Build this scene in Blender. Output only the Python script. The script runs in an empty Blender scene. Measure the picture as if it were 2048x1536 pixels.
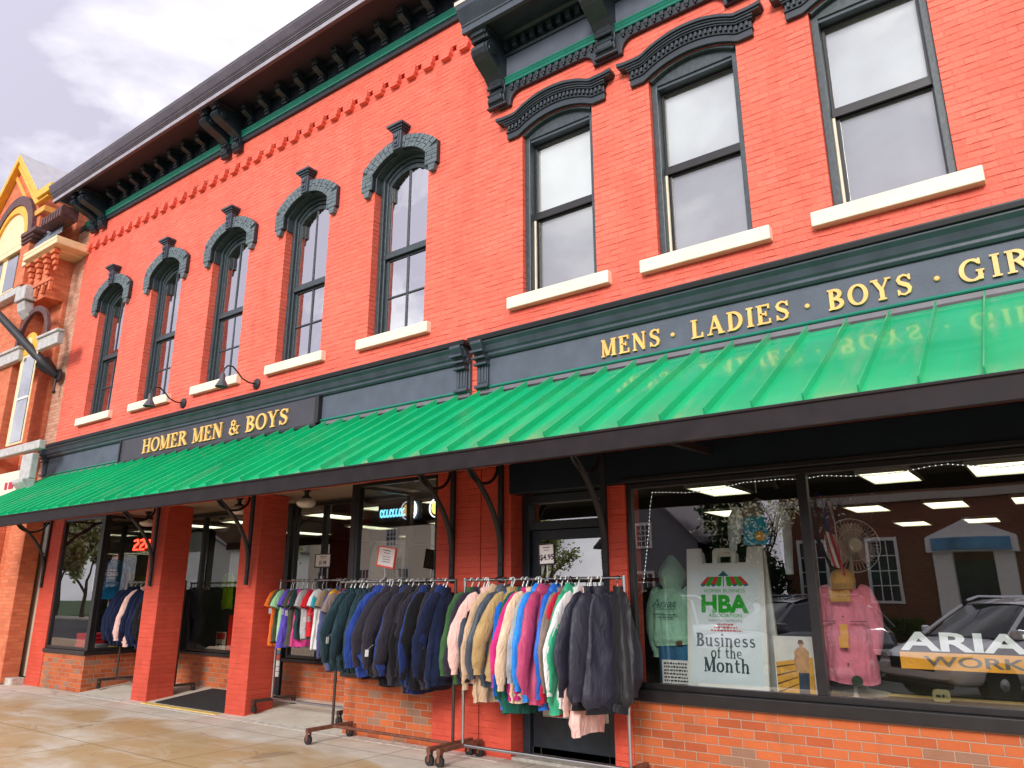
import bpy, bmesh, math, random
from mathutils import Vector, Matrix, noise

S = bpy.context.scene
C = S.collection
R = math.radians
rnd = random.Random(11)

# ------------------------------------------------------------------ camera
cam = bpy.data.cameras.new("camera")
cam.sensor_width = 36.0
cam.lens = 36.0 * 1505 / 2048
cam.clip_end = 2000
camo = bpy.data.objects.new("camera", cam)
C.objects.link(camo)
camo.location = (0, -6.7115, 1.6)
camo.rotation_euler = (R(90 + 15.68), R(0), R(36.3))
S.camera = camo

# ------------------------------------------------------------------ light
SUN_EL, SUN_AZ = 26.0, 166.0          # azimuth measured clockwise from +y: in front of the facade, to the left
S.view_settings.view_transform = 'Standard'
S.view_settings.look = 'None'
S.view_settings.exposure = 0.9
S.view_settings.gamma = 1.0
w = bpy.data.worlds.new("World")
S.world = w
w.use_nodes = True
wn, wl = w.node_tree.nodes, w.node_tree.links
wn.clear()
out = wn.new('ShaderNodeOutputWorld')
bg = wn.new('ShaderNodeBackground')
bg.inputs['Strength'].default_value = 0.1
sky = wn.new('ShaderNodeTexSky')
sky.sky_type = 'NISHITA'
sky.sun_disc = False
sky.sun_elevation = R(SUN_EL)
sky.sun_rotation = R(SUN_AZ)
tc = wn.new('ShaderNodeTexCoord')
mp = wn.new('ShaderNodeMapping')
mp.inputs['Scale'].default_value = (1.0, 1.0, 1.7)
nz = wn.new('ShaderNodeTexNoise')
nz.inputs['Scale'].default_value = 3.2
nz.inputs['Detail'].default_value = 6
nz.inputs['Roughness'].default_value = 0.52
nz.inputs['Distortion'].default_value = 0.5
ramp = wn.new('ShaderNodeValToRGB')
ramp.color_ramp.elements[0].position = 0.43
ramp.color_ramp.elements[0].color = (3.7, 3.5, 4.25, 1)
ramp.color_ramp.elements[1].position = 0.62
ramp.color_ramp.elements[1].color = (7.4, 7.3, 7.6, 1)
# the overcast is brighter around the hidden sun
sd = Vector((math.sin(R(SUN_AZ)) * math.cos(R(SUN_EL)), math.cos(R(SUN_AZ)) * math.cos(R(SUN_EL)), math.sin(R(SUN_EL))))
dot = wn.new('ShaderNodeVectorMath'); dot.operation = 'DOT_PRODUCT'
dot.inputs[1].default_value = sd
mr = wn.new('ShaderNodeMapRange')
mr.inputs['From Min'].default_value = -0.3
mr.inputs['From Max'].default_value = 1.0
mr.inputs['To Min'].default_value = 1.0
mr.inputs['To Max'].default_value = 1.7
mul = wn.new('ShaderNodeVectorMath'); mul.operation = 'SCALE'
mix = wn.new('ShaderNodeMixRGB'); mix.inputs['Fac'].default_value = 0.93
L = wl.new
L(tc.outputs['Generated'], mp.inputs['Vector']); L(mp.outputs['Vector'], nz.inputs['Vector'])
L(nz.outputs['Fac'], ramp.inputs['Fac'])
L(tc.outputs['Generated'], dot.inputs[0]); L(dot.outputs['Value'], mr.inputs['Value'])
L(ramp.outputs['Color'], mul.inputs[0]); L(mr.outputs['Result'], mul.inputs['Scale'])
L(sky.outputs['Color'], mix.inputs['Color1']); L(mul.outputs['Vector'], mix.inputs['Color2'])
L(mix.outputs['Color'], bg.inputs['Color']); L(bg.outputs['Background'], out.inputs['Surface'])

sun = bpy.data.lights.new("sun", 'SUN')
sun.energy = 1.6
sun.angle = R(20)
sun.color = (1.0, 0.96, 0.9)
suno = bpy.data.objects.new("sun", sun)
C.objects.link(suno)
suno.location = (0, -20, 30)
suno.rotation_euler = (-sd).to_track_quat('-Z', 'Y').to_euler()

S.render.engine = 'CYCLES'
S.cycles.use_denoising = True
S.cycles.max_bounces = 8
S.cycles.transparent_max_bounces = 16
S.cycles.sample_clamp_indirect = 6.0
S.cycles.caustics_reflective = False
S.cycles.caustics_refractive = False

# ------------------------------------------------------------------ materials
def newmat(name):
    m = bpy.data.materials.new(name)
    m.use_nodes = True
    n = m.node_tree.nodes
    return m, n, m.node_tree.links, n['Principled BSDF']

def mat(name, col, rough=0.6, metal=0.0, var=0.12, scale=6.0, bump=0.0, bscale=60.0, spec=0.5, coat=0.0, sheen=0.0, rvar=0.0):
    m, n, l, p = newmat(name)
    t = n.new('ShaderNodeTexCoord')
    z = n.new('ShaderNodeTexNoise'); z.inputs['Scale'].default_value = scale; z.inputs['Detail'].default_value = 5
    r = n.new('ShaderNodeValToRGB')
    r.color_ramp.elements[0].position = 0.3; r.color_ramp.elements[1].position = 0.7
    r.color_ramp.elements[0].color = [c * (1 - var) for c in col] + [1]
    r.color_ramp.elements[1].color = [min(1, c * (1 + var)) for c in col] + [1]
    l.new(t.outputs['Object'], z.inputs['Vector']); l.new(z.outputs['Fac'], r.inputs['Fac'])
    l.new(r.outputs['Color'], p.inputs['Base Color'])
    p.inputs['Roughness'].default_value = rough
    p.inputs['Metallic'].default_value = metal
    p.inputs['Specular IOR Level'].default_value = spec
    p.inputs['Coat Weight'].default_value = coat
    p.inputs['Sheen Weight'].default_value = sheen
    if rvar:
        q = n.new('ShaderNodeMapRange'); q.inputs['To Min'].default_value = max(0, rough - rvar); q.inputs['To Max'].default_value = rough + rvar
        l.new(z.outputs['Fac'], q.inputs['Value']); l.new(q.outputs['Result'], p.inputs['Roughness'])
    if bump:
        b = n.new('ShaderNodeBump'); b.inputs['Strength'].default_value = bump; b.inputs['Distance'].default_value = 0.01
        y = n.new('ShaderNodeTexNoise'); y.inputs['Scale'].default_value = bscale; y.inputs['Detail'].default_value = 4
        l.new(t.outputs['Object'], y.inputs['Vector']); l.new(y.outputs['Fac'], b.inputs['Height'])
        l.new(b.outputs['Normal'], p.inputs['Normal'])
    return m

def wallvec(n, l):
    """(x + y, z) so that the courses run round every upright face"""
    t = n.new('ShaderNodeTexCoord')
    s = n.new('ShaderNodeSeparateXYZ'); l.new(t.outputs['Object'], s.inputs[0])
    a = n.new('ShaderNodeMath'); a.operation = 'ADD'
    l.new(s.outputs['X'], a.inputs[0]); l.new(s.outputs['Y'], a.inputs[1])
    c = n.new('ShaderNodeCombineXYZ'); l.new(a.outputs[0], c.inputs['X']); l.new(s.outputs['Z'], c.inputs['Y'])
    return t, c

def brick(name, ramp_cols, mortar, painted=0.0, bw=0.205, rh=0.068, ms=0.007, bumpd=0.006, rough=0.8, wear=None, wob=0.006, wearlow=0.66):
    m, n, l, p = newmat(name)
    t, c = wallvec(n, l)
    # a little wobble so that no course is ruler straight
    wz = n.new('ShaderNodeTexNoise'); wz.inputs['Scale'].default_value = 5.0; wz.inputs['Detail'].default_value = 3
    l.new(t.outputs['Object'], wz.inputs['Vector'])
    ws = n.new('ShaderNodeVectorMath'); ws.operation = 'MULTIPLY_ADD'
    ws.inputs[1].default_value = (wob, wob, 0)
    l.new(wz.outputs['Color'], ws.inputs[0]); l.new(c.outputs[0], ws.inputs[2])
    b = n.new('ShaderNodeTexBrick')
    b.inputs['Scale'].default_value = 1.0
    b.inputs['Brick Width'].default_value = bw
    b.inputs['Row Height'].default_value = rh
    b.inputs['Mortar Size'].default_value = ms
    b.inputs['Mortar Smooth'].default_value = 0.35
    b.inputs['Color1'].default_value = (0, 0, 0, 1); b.inputs['Color2'].default_value = (1, 1, 1, 1)
    b.inputs['Mortar'].default_value = (0.5, 0.5, 0.5, 1)
    l.new(ws.outputs[0], b.inputs['Vector'])
    r = n.new('ShaderNodeValToRGB')
    while len(r.color_ramp.elements) < len(ramp_cols):
        r.color_ramp.elements.new(0.5)
    for e, (ps, cc) in zip(r.color_ramp.elements, ramp_cols):
        e.position = ps; e.color = list(cc) + [1]
    l.new(b.outputs['Color'], r.inputs['Fac'])
    # large soft blotches
    z = n.new('ShaderNodeTexNoise'); z.inputs['Scale'].default_value = 1.3; z.inputs['Detail'].default_value = 7; z.inputs['Roughness'].default_value = 0.6
    l.new(t.outputs['Object'], z.inputs['Vector'])
    zr = n.new('ShaderNodeMapRange'); zr.inputs['From Min'].default_value = 0.3; zr.inputs['From Max'].default_value = 0.7
    zr.inputs['To Min'].default_value = 0.88; zr.inputs['To Max'].default_value = 1.1
    l.new(z.outputs['Fac'], zr.inputs['Value'])
    sc = n.new('ShaderNodeVectorMath'); sc.operation = 'SCALE'
    l.new(r.outputs['Color'], sc.inputs[0]); l.new(zr.outputs['Result'], sc.inputs['Scale'])
    mx = n.new('ShaderNodeMixRGB'); mx.inputs['Color2'].default_value = list(mortar) + [1]
    l.new(sc.outputs[0], mx.inputs['Color1'])
    fac = b.outputs['Fac']
    if painted:
        # thick paint fills the upright joints; the beds stay as broken dark lines
        sy = n.new('ShaderNodeSeparateXYZ'); l.new(ws.outputs[0], sy.inputs[0])
        dv = n.new('ShaderNodeMath'); dv.operation = 'DIVIDE'; dv.inputs[1].default_value = rh; l.new(sy.outputs['Y'], dv.inputs[0])
        fr = n.new('ShaderNodeMath'); fr.operation = 'PINGPONG'; fr.inputs[1].default_value = .5; l.new(dv.outputs[0], fr.inputs[0])
        hb = n.new('ShaderNodeMapRange'); hb.interpolation_type = 'SMOOTHSTEP'; hb.inputs['From Min'].default_value = .13; hb.inputs['From Max'].default_value = .02
        l.new(fr.outputs[0], hb.inputs['Value'])
        bk = n.new('ShaderNodeTexNoise'); bk.inputs['Scale'].default_value = 4.5; bk.inputs['Detail'].default_value = 5
        bm = n.new('ShaderNodeMapping'); bm.inputs['Scale'].default_value = (1, 1, 3.2); l.new(t.outputs['Object'], bm.inputs['Vector']); l.new(bm.outputs['Vector'], bk.inputs['Vector'])
        bq = n.new('ShaderNodeMapRange'); bq.inputs['From Min'].default_value = .40; bq.inputs['From Max'].default_value = .62; bq.inputs['To Min'].default_value = .12; bq.inputs['To Max'].default_value = 1.0
        l.new(bk.outputs['Fac'], bq.inputs['Value'])
        hm = n.new('ShaderNodeMath'); hm.operation = 'MULTIPLY'; l.new(hb.outputs['Result'], hm.inputs[0]); l.new(bq.outputs['Result'], hm.inputs[1])
        f0_ = n.new('ShaderNodeMath'); f0_.operation = 'MULTIPLY'; f0_.inputs[1].default_value = .28; l.new(b.outputs['Fac'], f0_.inputs[0])
        f1_ = n.new('ShaderNodeMath'); f1_.operation = 'MAXIMUM'; l.new(f0_.outputs[0], f1_.inputs[0]); l.new(hm.outputs[0], f1_.inputs[1])
        fac = f1_.outputs[0]
        f = n.new('ShaderNodeMath'); f.operation = 'MULTIPLY'; f.inputs[1].default_value = painted
        l.new(fac, f.inputs[0]); l.new(f.outputs[0], mx.inputs['Fac'])
    else:
        l.new(b.outputs['Fac'], mx.inputs['Fac'])
    last = mx.outputs['Color']
    fine = n.new('ShaderNodeTexNoise'); fine.inputs['Scale'].default_value = 38; fine.inputs['Detail'].default_value = 6
    l.new(t.outputs['Object'], fine.inputs['Vector'])
    if wear:
        wr = n.new('ShaderNodeMapRange'); wr.inputs['From Min'].default_value = wearlow; wr.inputs['From Max'].default_value = wearlow + 0.06
        l.new(fine.outputs['Fac'], wr.inputs['Value'])
        m2 = n.new('ShaderNodeMixRGB'); m2.inputs['Color2'].default_value = list(wear) + [1]
        l.new(wr.outputs['Result'], m2.inputs['Fac']); l.new(last, m2.inputs['Color1'])
        last = m2.outputs['Color']
    l.new(last, p.inputs['Base Color'])
    p.inputs['Roughness'].default_value = rough
    p.inputs['Specular IOR Level'].default_value = 0.3
    # relief: joints cut in, faces of the bricks uneven
    h = n.new('ShaderNodeMath'); h.operation = 'MULTIPLY_ADD'; h.inputs[1].default_value = -1.0
    l.new(fac, h.inputs[0])
    hs = n.new('ShaderNodeMath'); hs.operation = 'MULTIPLY'; hs.inputs[1].default_value = 0.9
    l.new(fine.outputs['Fac'], hs.inputs[0]); l.new(hs.outputs[0], h.inputs[2])
    h2 = n.new('ShaderNodeMath'); h2.operation = 'MULTIPLY_ADD'; h2.inputs[1].default_value = 0.15 if painted else 0.5
    l.new(b.outputs['Color'], h2.inputs[0]); l.new(h.outputs[0], h2.inputs[2])
    bp = n.new('ShaderNodeBump'); bp.inputs['Strength'].default_value = 1.0; bp.inputs['Distance'].default_value = bumpd
    l.new(h2.outputs[0], bp.inputs['Height']); l.new(bp.outputs['Normal'], p.inputs['Normal'])
    return m

def glass(name, f0=0.1, tint=(0.92, 0.95, 0.94), wavy=0.02, wscale=1.5, rough=0.0):
    m = bpy.data.materials.new(name); m.use_nodes = True
    n, l = m.node_tree.nodes, m.node_tree.links
    n.clear()
    o = n.new('ShaderNodeOutputMaterial'); mx = n.new('ShaderNodeMixShader')
    tr = n.new('ShaderNodeBsdfTransparent'); tr.inputs['Color'].default_value = list(tint) + [1]
    gl = n.new('ShaderNodeBsdfGlossy'); gl.inputs['Roughness'].default_value = rough
    lw = n.new('ShaderNodeLayerWeight')
    pw = n.new('ShaderNodeMath'); pw.operation = 'POWER'; pw.inputs[1].default_value = 5
    ma = n.new('ShaderNodeMath'); ma.operation = 'MULTIPLY_ADD'; ma.inputs[1].default_value = 1 - f0; ma.inputs[2].default_value = f0
    l.new(lw.outputs['Facing'], pw.inputs[0]); l.new(pw.outputs[0], ma.inputs[0]); l.new(ma.outputs[0], mx.inputs[0])
    l.new(tr.outputs[0], mx.inputs[1]); l.new(gl.outputs[0], mx.inputs[2]); l.new(mx.outputs[0], o.inputs[0])
    if wavy:
        t = n.new('ShaderNodeTexCoord'); z = n.new('ShaderNodeTexNoise'); z.inputs['Scale'].default_value = wscale; z.inputs['Detail'].default_value = 2
        b = n.new('ShaderNodeBump'); b.inputs['Strength'].default_value = wavy; b.inputs['Distance'].default_value = 0.1
        l.new(t.outputs['Object'], z.inputs['Vector']); l.new(z.outputs['Fac'], b.inputs['Height']); l.new(b.outputs['Normal'], gl.inputs['Normal'])
    return m

def emit(name, col, strength):
    m, n, l, p = newmat(name)
    p.inputs['Base Color'].default_value = list(col) + [1]
    p.inputs['Emission Color'].default_value = list(col) + [1]
    p.inputs['Emission Strength'].default_value = strength
    return m

def leafmat(name, col):
    m = bpy.data.materials.new(name); m.use_nodes = True
    n, l = m.node_tree.nodes, m.node_tree.links
    n.clear()
    o = n.new('ShaderNodeOutputMaterial'); mx = n.new('ShaderNodeMixShader'); d = n.new('ShaderNodeBsdfDiffuse'); t = n.new('ShaderNodeBsdfTranslucent')
    d.inputs[0].default_value = list(col) + [1]; t.inputs[0].default_value = [min(1, c * 1.3) for c in col] + [1]; mx.inputs[0].default_value = .5
    l.new(d.outputs[0], mx.inputs[1]); l.new(t.outputs[0], mx.inputs[2]); l.new(mx.outputs[0], o.inputs[0])
    return m

_M = {}
def flat(col, rough=0.7, **k):
    key = (tuple(round(c, 3) for c in col), rough, tuple(sorted(k.items())))
    if key not in _M:
        _M[key] = mat('paint_%d' % len(_M), col, rough, **k)
    return _M[key]

RED = (0.74, 0.085, 0.05)
M = {}
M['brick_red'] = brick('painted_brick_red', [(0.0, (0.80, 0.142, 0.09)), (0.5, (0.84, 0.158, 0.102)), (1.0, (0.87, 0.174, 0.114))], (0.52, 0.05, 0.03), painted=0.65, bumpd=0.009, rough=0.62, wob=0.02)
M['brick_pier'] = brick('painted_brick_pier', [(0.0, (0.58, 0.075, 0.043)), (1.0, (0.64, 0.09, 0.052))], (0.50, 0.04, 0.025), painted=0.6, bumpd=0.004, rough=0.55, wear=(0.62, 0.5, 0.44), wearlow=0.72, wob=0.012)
M['brick_base'] = brick('orange_brick', [(0.0, (0.40, 0.085, 0.03)), (0.45, (0.51, 0.118, 0.036)), (0.88, (0.57, 0.14, 0.043)), (0.91, (0.30, 0.16, 0.10)), (1.0, (0.32, 0.17, 0.11))], (0.44, 0.29, 0.21), bw=0.21, rh=0.073, ms=0.0055, bumpd=0.005, rough=0.75, wob=0.003)
M['brick_tan'] = brick('old_tan_brick', [(0.0, (0.46, 0.20, 0.12)), (0.5, (0.56, 0.28, 0.18)), (1.0, (0.60, 0.34, 0.24))], (0.42, 0.28, 0.21), rough=0.85, wob=0.012)
M['brick_next'] = brick('neighbour_red_brick', [(0.0, (0.58, 0.14, 0.06)), (0.5, (0.66, 0.18, 0.08)), (1.0, (0.72, 0.22, 0.10))], (0.55, 0.22, 0.14), rough=0.8, ms=0.005)
M['brick_hood'] = brick('slate_painted_brick', [(0.0, (0.115, 0.150, 0.163)), (1.0, (0.15, 0.188, 0.20))], (0.07, 0.09, 0.10), painted=0.25, bw=0.21, rh=0.075, ms=0.008, bumpd=0.008, rough=0.5)
M['trim'] = mat('dark_teal_paint', (0.016, 0.024, 0.032), 0.42, var=0.25, scale=9, bump=0.12, bscale=30, rvar=0.12)
M['trim_mid'] = mat('slate_paint', (0.046, 0.060, 0.080), 0.45, var=0.2, scale=5, bump=0.12, bscale=25, rvar=0.1)
M['frieze'] = mat('slate_board_paint', (0.080, 0.098, 0.130), 0.6, var=0.14, scale=4, bump=0.2, bscale=40)
M['cornice'] = mat('plum_black_paint', (0.085, 0.070, 0.088), 0.4, var=0.25, scale=4, bump=0.12, bscale=20, rvar=0.12)
M['soffit'] = mat('soffit_paint', (0.007, 0.006, 0.013), 0.5, var=0.3, scale=3)
M['navy'] = mat('navy_panel', (0.006, 0.013, 0.022), 0.35, var=0.25, scale=3)
M['green_line'] = mat('green_paint', (0.012, 0.19, 0.13), 0.35, var=0.1)
M['awning'] = mat('green_awning_metal', (0.004, 0.44, 0.18), 0.22, var=0.1, scale=1.3, spec=0.8, coat=0.35, rvar=0.06, bump=0.03, bscale=2.5)
def weather(m, col, amt, scale, lo, hi):
    """dried dirt runs and dust with a shape of their own over a painted surface"""
    n, l = m.node_tree.nodes, m.node_tree.links
    p = n['Principled BSDF']; src = p.inputs['Base Color'].links[0].from_socket
    t = n.new('ShaderNodeTexCoord'); mp_ = n.new('ShaderNodeMapping'); mp_.inputs['Scale'].default_value = scale
    z = n.new('ShaderNodeTexNoise'); z.inputs['Scale'].default_value = 1.0; z.inputs['Detail'].default_value = 9; z.inputs['Roughness'].default_value = .68
    r = n.new('ShaderNodeMapRange'); r.inputs['From Min'].default_value = lo; r.inputs['From Max'].default_value = hi; r.inputs['To Max'].default_value = amt
    x = n.new('ShaderNodeMixRGB'); x.inputs['Color2'].default_value = list(col) + [1]
    l.new(t.outputs['Object'], mp_.inputs['Vector']); l.new(mp_.outputs['Vector'], z.inputs['Vector']); l.new(z.outputs['Fac'], r.inputs['Value'])
    l.new(r.outputs['Result'], x.inputs['Fac']); l.new(src, x.inputs['Color1']); l.new(x.outputs['Color'], p.inputs['Base Color'])
    return m
weather(M['awning'], (0.20, 0.42, 0.24), .55, (7, 1.1, 1.1), .54, .74)
M['fascia'] = mat('dark_fascia_metal', (0.016, 0.012, 0.014), 0.62, var=0.35, scale=7, rvar=0.1, spec=0.25)
weather(M['fascia'], (0.34, 0.31, 0.29), .8, (16, 30, 30), .70, .74)
M['black'] = mat('black_metal', (0.012, 0.012, 0.014), 0.45, var=0.2)
M['frame'] = mat('bronze_frame', (0.016, 0.014, 0.015), 0.35, var=0.2, scale=8)
M['stone'] = mat('cream_sill_paint', (0.80, 0.73, 0.56), 0.55, var=0.07, scale=5, bump=0.15, bscale=25)
M['white'] = mat('white_plastic', (0.82, 0.82, 0.80), 0.45, var=0.04)
M['gold'] = mat('gold_paint', (0.86, 0.50, 0.14), 0.38, var=0.12, scale=8)
M['chrome'] = mat('chrome', (0.45, 0.45, 0.45), 0.32, metal=1.0, var=0.1)
M['rust'] = mat('rusty_steel', (0.16, 0.055, 0.03), 0.7, var=0.45, scale=22, bump=0.25, bscale=70)
M['rubber'] = mat('rubber', (0.015, 0.014, 0.014), 0.7, var=0.3)
M['brownmetal'] = mat('brown_steel', (0.05, 0.028, 0.022), 0.5, var=0.3)
M['hanger'] = mat('clear_plastic', (0.72, 0.74, 0.72), 0.25, var=0.05)
M['hanger_black'] = mat('black_plastic', (0.015, 0.015, 0.017), 0.3)
M['sash'] = mat('sash_paint', (0.040, 0.056, 0.064), 0.4, var=0.3, scale=20, bump=0.15, bscale=40)
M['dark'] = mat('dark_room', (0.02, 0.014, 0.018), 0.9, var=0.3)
M['sky_backing'] = mat('white_sky_backing', (0.70, 0.72, 0.73), 0.8, var=0.12, scale=1.6)  # white that stands in for bright sky mirrored in the upper sashes
M['screen'] = mat('insect_screen', (0.36, 0.36, 0.38), 0.7, var=0.12, scale=2.2)
M['curtain'] = mat('plum_curtain', (0.06, 0.015, 0.025), 0.9, var=0.3)
weather(M['brick_base'], (0.20, 0.09, 0.05), .5, (2.5, 2.5, 2.5), .52, .74)
weather(M['brick_red'], (0.60, 0.085, 0.05), .55, (2.2, 2.2, .45), .52, .72)
weather(M['brick_pier'], (0.36, 0.045, 0.03), .5, (3, 3, 1.2), .52, .74)
M['bracket'] = mat('bracket_paint', (0.010, 0.019, 0.028), 0.4, var=0.3, scale=14, bump=0.15, bscale=40)
M['glass_up'] = glass('old_window_glass', 0.68, wavy=0.03, wscale=2.0)
M['glass_sash'] = glass('sash_glass', 0.26, wavy=0.015, wscale=2.0)
M['glass_shop'] = glass('shop_glass', 0.28, wavy=0.012, wscale=0.7)
M['glass_door'] = glass('door_glass', 0.34, wavy=0.012, wscale=0.7)

# ------------------------------------------------------------------ builders
class MB:
    def __init__(s):
        s.v = []; s.f = []; s.m = []; s.mats = None
    def add(s, v, f, mi=0):
        o = len(s.v)
        s.v += [tuple(p) for p in v]
        s.f += [tuple(i + o for i in q) for q in f]
        s.m += [mi] * len(f)
        return s
    def box(s, x0, x1, y0, y1, z0, z1, mi=0):
        v = [(x, y, z) for x in (x0, x1) for y in (y0, y1) for z in (z0, z1)]
        return s.add(v, [(0, 1, 3, 2), (4, 6, 7, 5), (0, 4, 5, 1), (2, 3, 7, 6), (0, 2, 6, 4), (1, 5, 7, 3)], mi)
    def prism(s, poly, a0, a1, axis='y', mi=0):
        n = len(poly)
        if axis == 'y': P = lambda p, a: (p[0], a, p[1])
        elif axis == 'x': P = lambda p, a: (a, p[0], p[1])
        else: P = lambda p, a: (p[0], p[1], a)
        v = [P(p, a0) for p in poly] + [P(p, a1) for p in poly]
        f = [tuple(range(n)), tuple(range(2 * n - 1, n - 1, -1))] + [(i, i + n, (i + 1) % n + n, (i + 1) % n) for i in range(n)]
        return s.add(v, f, mi)
    def quad(s, a, b, c, d, mi=0):
        return s.add([a, b, c, d], [(0, 1, 2, 3)], mi)
    def tube(s, pts, r, n=8, mi=0, caps=True, flat=1.0):
        pts = [Vector(p) for p in pts]
        rs = r if isinstance(r, (list, tuple)) else [r] * len(pts)
        v = []; f = []
        up = None
        for i, p in enumerate(pts):
            t = (pts[min(i + 1, len(pts) - 1)] - pts[max(i - 1, 0)]).normalized()
            if up is None:
                up = Vector((0, 0, 1)) if abs(t.z) < 0.9 else Vector((1, 0, 0))
            sx = t.cross(up)
            if sx.length < 1e-6: sx = t.orthogonal()
            sx.normalize(); up = sx.cross(t).normalized()
            for k in range(n):
                a = 2 * math.pi * k / n
                v.append(p + (sx * math.cos(a) * flat + up * math.sin(a)) * rs[i])
        for i in range(len(pts) - 1):
            for k in range(n):
                f.append((i * n + k, i * n + (k + 1) % n, (i + 1) * n + (k + 1) % n, (i + 1) * n + k))
        if caps:
            f.append(tuple(range(n))); f.append(tuple(range(len(v) - 1, len(v) - n - 1, -1)))
        return s.add(v, f, mi)
    def lathe(s, prof, c, n=20, mi=0, axis='z', arc=1.0):
        v = []; f = []
        for (r, z) in prof:
            for k in range(n):
                a = 2 * math.pi * k / n
                if axis == 'z': v.append((c[0] + r * math.cos(a), c[1] + r * math.sin(a), c[2] + z))
                elif axis == 'y': v.append((c[0] + r * math.cos(a), c[1] + z, c[2] + r * math.sin(a)))
                else: v.append((c[0] + z, c[1] + r * math.cos(a), c[2] + r * math.sin(a)))
        for i in range(len(prof) - 1):
            for k in range(n):
                f.append((i * n + k, i * n + (k + 1) % n, (i + 1) * n + (k + 1) % n, (i + 1) * n + k))
        f.append(tuple(range(n))); f.append(tuple(range(len(v) - 1, len(v) - n - 1, -1)))
        return s.add(v, f, mi)
    def grid(s, rows, closed=False, mi=0):
        n = len(rows[0]); v = [p for r in rows for p in r]; f = []
        for i in range(len(rows) - 1):
            for k in range(n if closed else n - 1):
                f.append((i * n + k, i * n + (k + 1) % n, (i + 1) * n + (k + 1) % n, (i + 1) * n + k))
        return s.add(v, f, mi)
    def build(s, name, mats, parent=None, smooth=0, bevel=0.0, local=False, fix=True):
        me = bpy.data.meshes.new(name)
        me.from_pydata(s.v, [], s.f)
        if not isinstance(mats, (list, tuple)): mats = [mats]
        for m in mats: me.materials.append(m)
        if len(mats) > 1: me.polygons.foreach_set('material_index', s.m)
        if fix:
            b = bmesh.new(); b.from_mesh(me); bmesh.ops.recalc_face_normals(b, faces=b.faces); b.to_mesh(me); b.free()
        if smooth:
            me.shade_smooth()
            if smooth < 180: me.set_sharp_from_angle(angle=R(smooth))
        o = bpy.data.objects.new(name, me)
        C.objects.link(o)
        if bevel:
            d = o.modifiers.new('bevel', 'BEVEL'); d.width = bevel; d.segments = 2; d.limit_method = 'ANGLE'; d.angle_limit = R(40)
        if parent is not None:
            o.parent = parent
            if not local:
                o.matrix_parent_inverse = Matrix.Translation(world_loc(parent)).inverted()
        return o

def world_loc(o):
    p = Vector(o.location)
    q = o.parent
    if q is not None and tuple(o.matrix_parent_inverse.translation) == (0, 0, 0):
        p = p + world_loc(q)
    return p

def tag(o, label=None, cat=None, group=None, kind=None):
    if label: o['label'] = label
    if cat: o['category'] = cat
    if group: o['group'] = group
    if kind: o['kind'] = kind
    return o

def thing(name, label, cat, loc=(0, 0, 0), rz=0.0, group=None):
    o = bpy.data.objects.new(name, None)
    o.empty_display_size = 0.2
    C.objects.link(o)
    o.location = loc; o.rotation_euler = (0, 0, rz)
    return tag(o, label, cat, group)

def rebase(o):
    """put a one-mesh thing's origin at the foot of its shape"""
    vs = [v.co for v in o.data.vertices]
    c = Vector(((min(v.x for v in vs) + max(v.x for v in vs)) / 2, (min(v.y for v in vs) + max(v.y for v in vs)) / 2, min(v.z for v in vs)))
    o.data.transform(Matrix.Translation(-c)); o.location = c
    return o

def copy_tree(o, parent=None):
    c = o.copy(); C.objects.link(c)
    if parent is not None: c.parent = parent
    for ch in [k for k in ALL_CHILDREN(o)]: copy_tree(ch, c)
    return c
def ALL_CHILDREN(o):
    return [k for k in C.objects if k.parent == o]

def arc_pts(cx, hw, zs, rise, n=14):
    """segmental arch from left springing to right springing"""
    Rr = (hw * hw + rise * rise) / (2 * rise); cz = zs + rise - Rr
    a = math.asin(min(1, hw / Rr))
    if rise > hw: a = math.pi - a
    return [(cx + Rr * math.sin(-a + 2 * a * i / n), cz + Rr * math.cos(-a + 2 * a * i / n)) for i in range(n + 1)]

def arch_poly(cx, hw, z0, zs, rise, n=14):
    return [(cx - hw, z0)] + arc_pts(cx, hw, zs, rise, n) + [(cx + hw, z0)]

def ring(mb, outer, inner, y0, y1, mi=0, closed=False):
    """band between two outlines of the same length, from y0 (front) to y1"""
    n = len(outer)
    v = []
    for y in (y0, y1):
        v += [(p[0], y, p[1]) for p in outer] + [(p[0], y, p[1]) for p in inner]
    f = []
    m = n if closed else n - 1
    for i in range(m):
        j = (i + 1) % n
        f += [(i, j, n + j, n + i), (2 * n + i, 3 * n + i, 3 * n + j, 2 * n + j), (i, 2 * n + i, 2 * n + j, j), (n + i, n + j, 3 * n + j, 3 * n + i)]
    if not closed:
        f += [(0, n, 3 * n, 2 * n), (n - 1, 3 * n - 1, 4 * n - 1, 2 * n - 1)]
    return mb.add(v, f, mi)

def ribbon(mb, pts, ws, y0, y1, mi=0, closed=False):
    """stroke in the x-z plane: centre line with a width at each point"""
    if not isinstance(ws, (list, tuple)): ws = [ws] * len(pts)
    a = []; b = []
    n = len(pts)
    for i, p in enumerate(pts):
        if closed: q0, q1 = pts[i - 1], pts[(i + 1) % n]
        else: q0, q1 = pts[max(0, i - 1)], pts[min(n - 1, i + 1)]
        dx, dz = q1[0] - q0[0], q1[1] - q0[1]
        l = math.hypot(dx, dz) or 1
        nx, nz_ = -dz / l, dx / l
        h = ws[i] / 2
        a.append((p[0] + nx * h, p[1] + nz_ * h)); b.append((p[0] - nx * h, p[1] - nz_ * h))
    return ring(mb, a, b, y0, y1, mi, closed)

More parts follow.
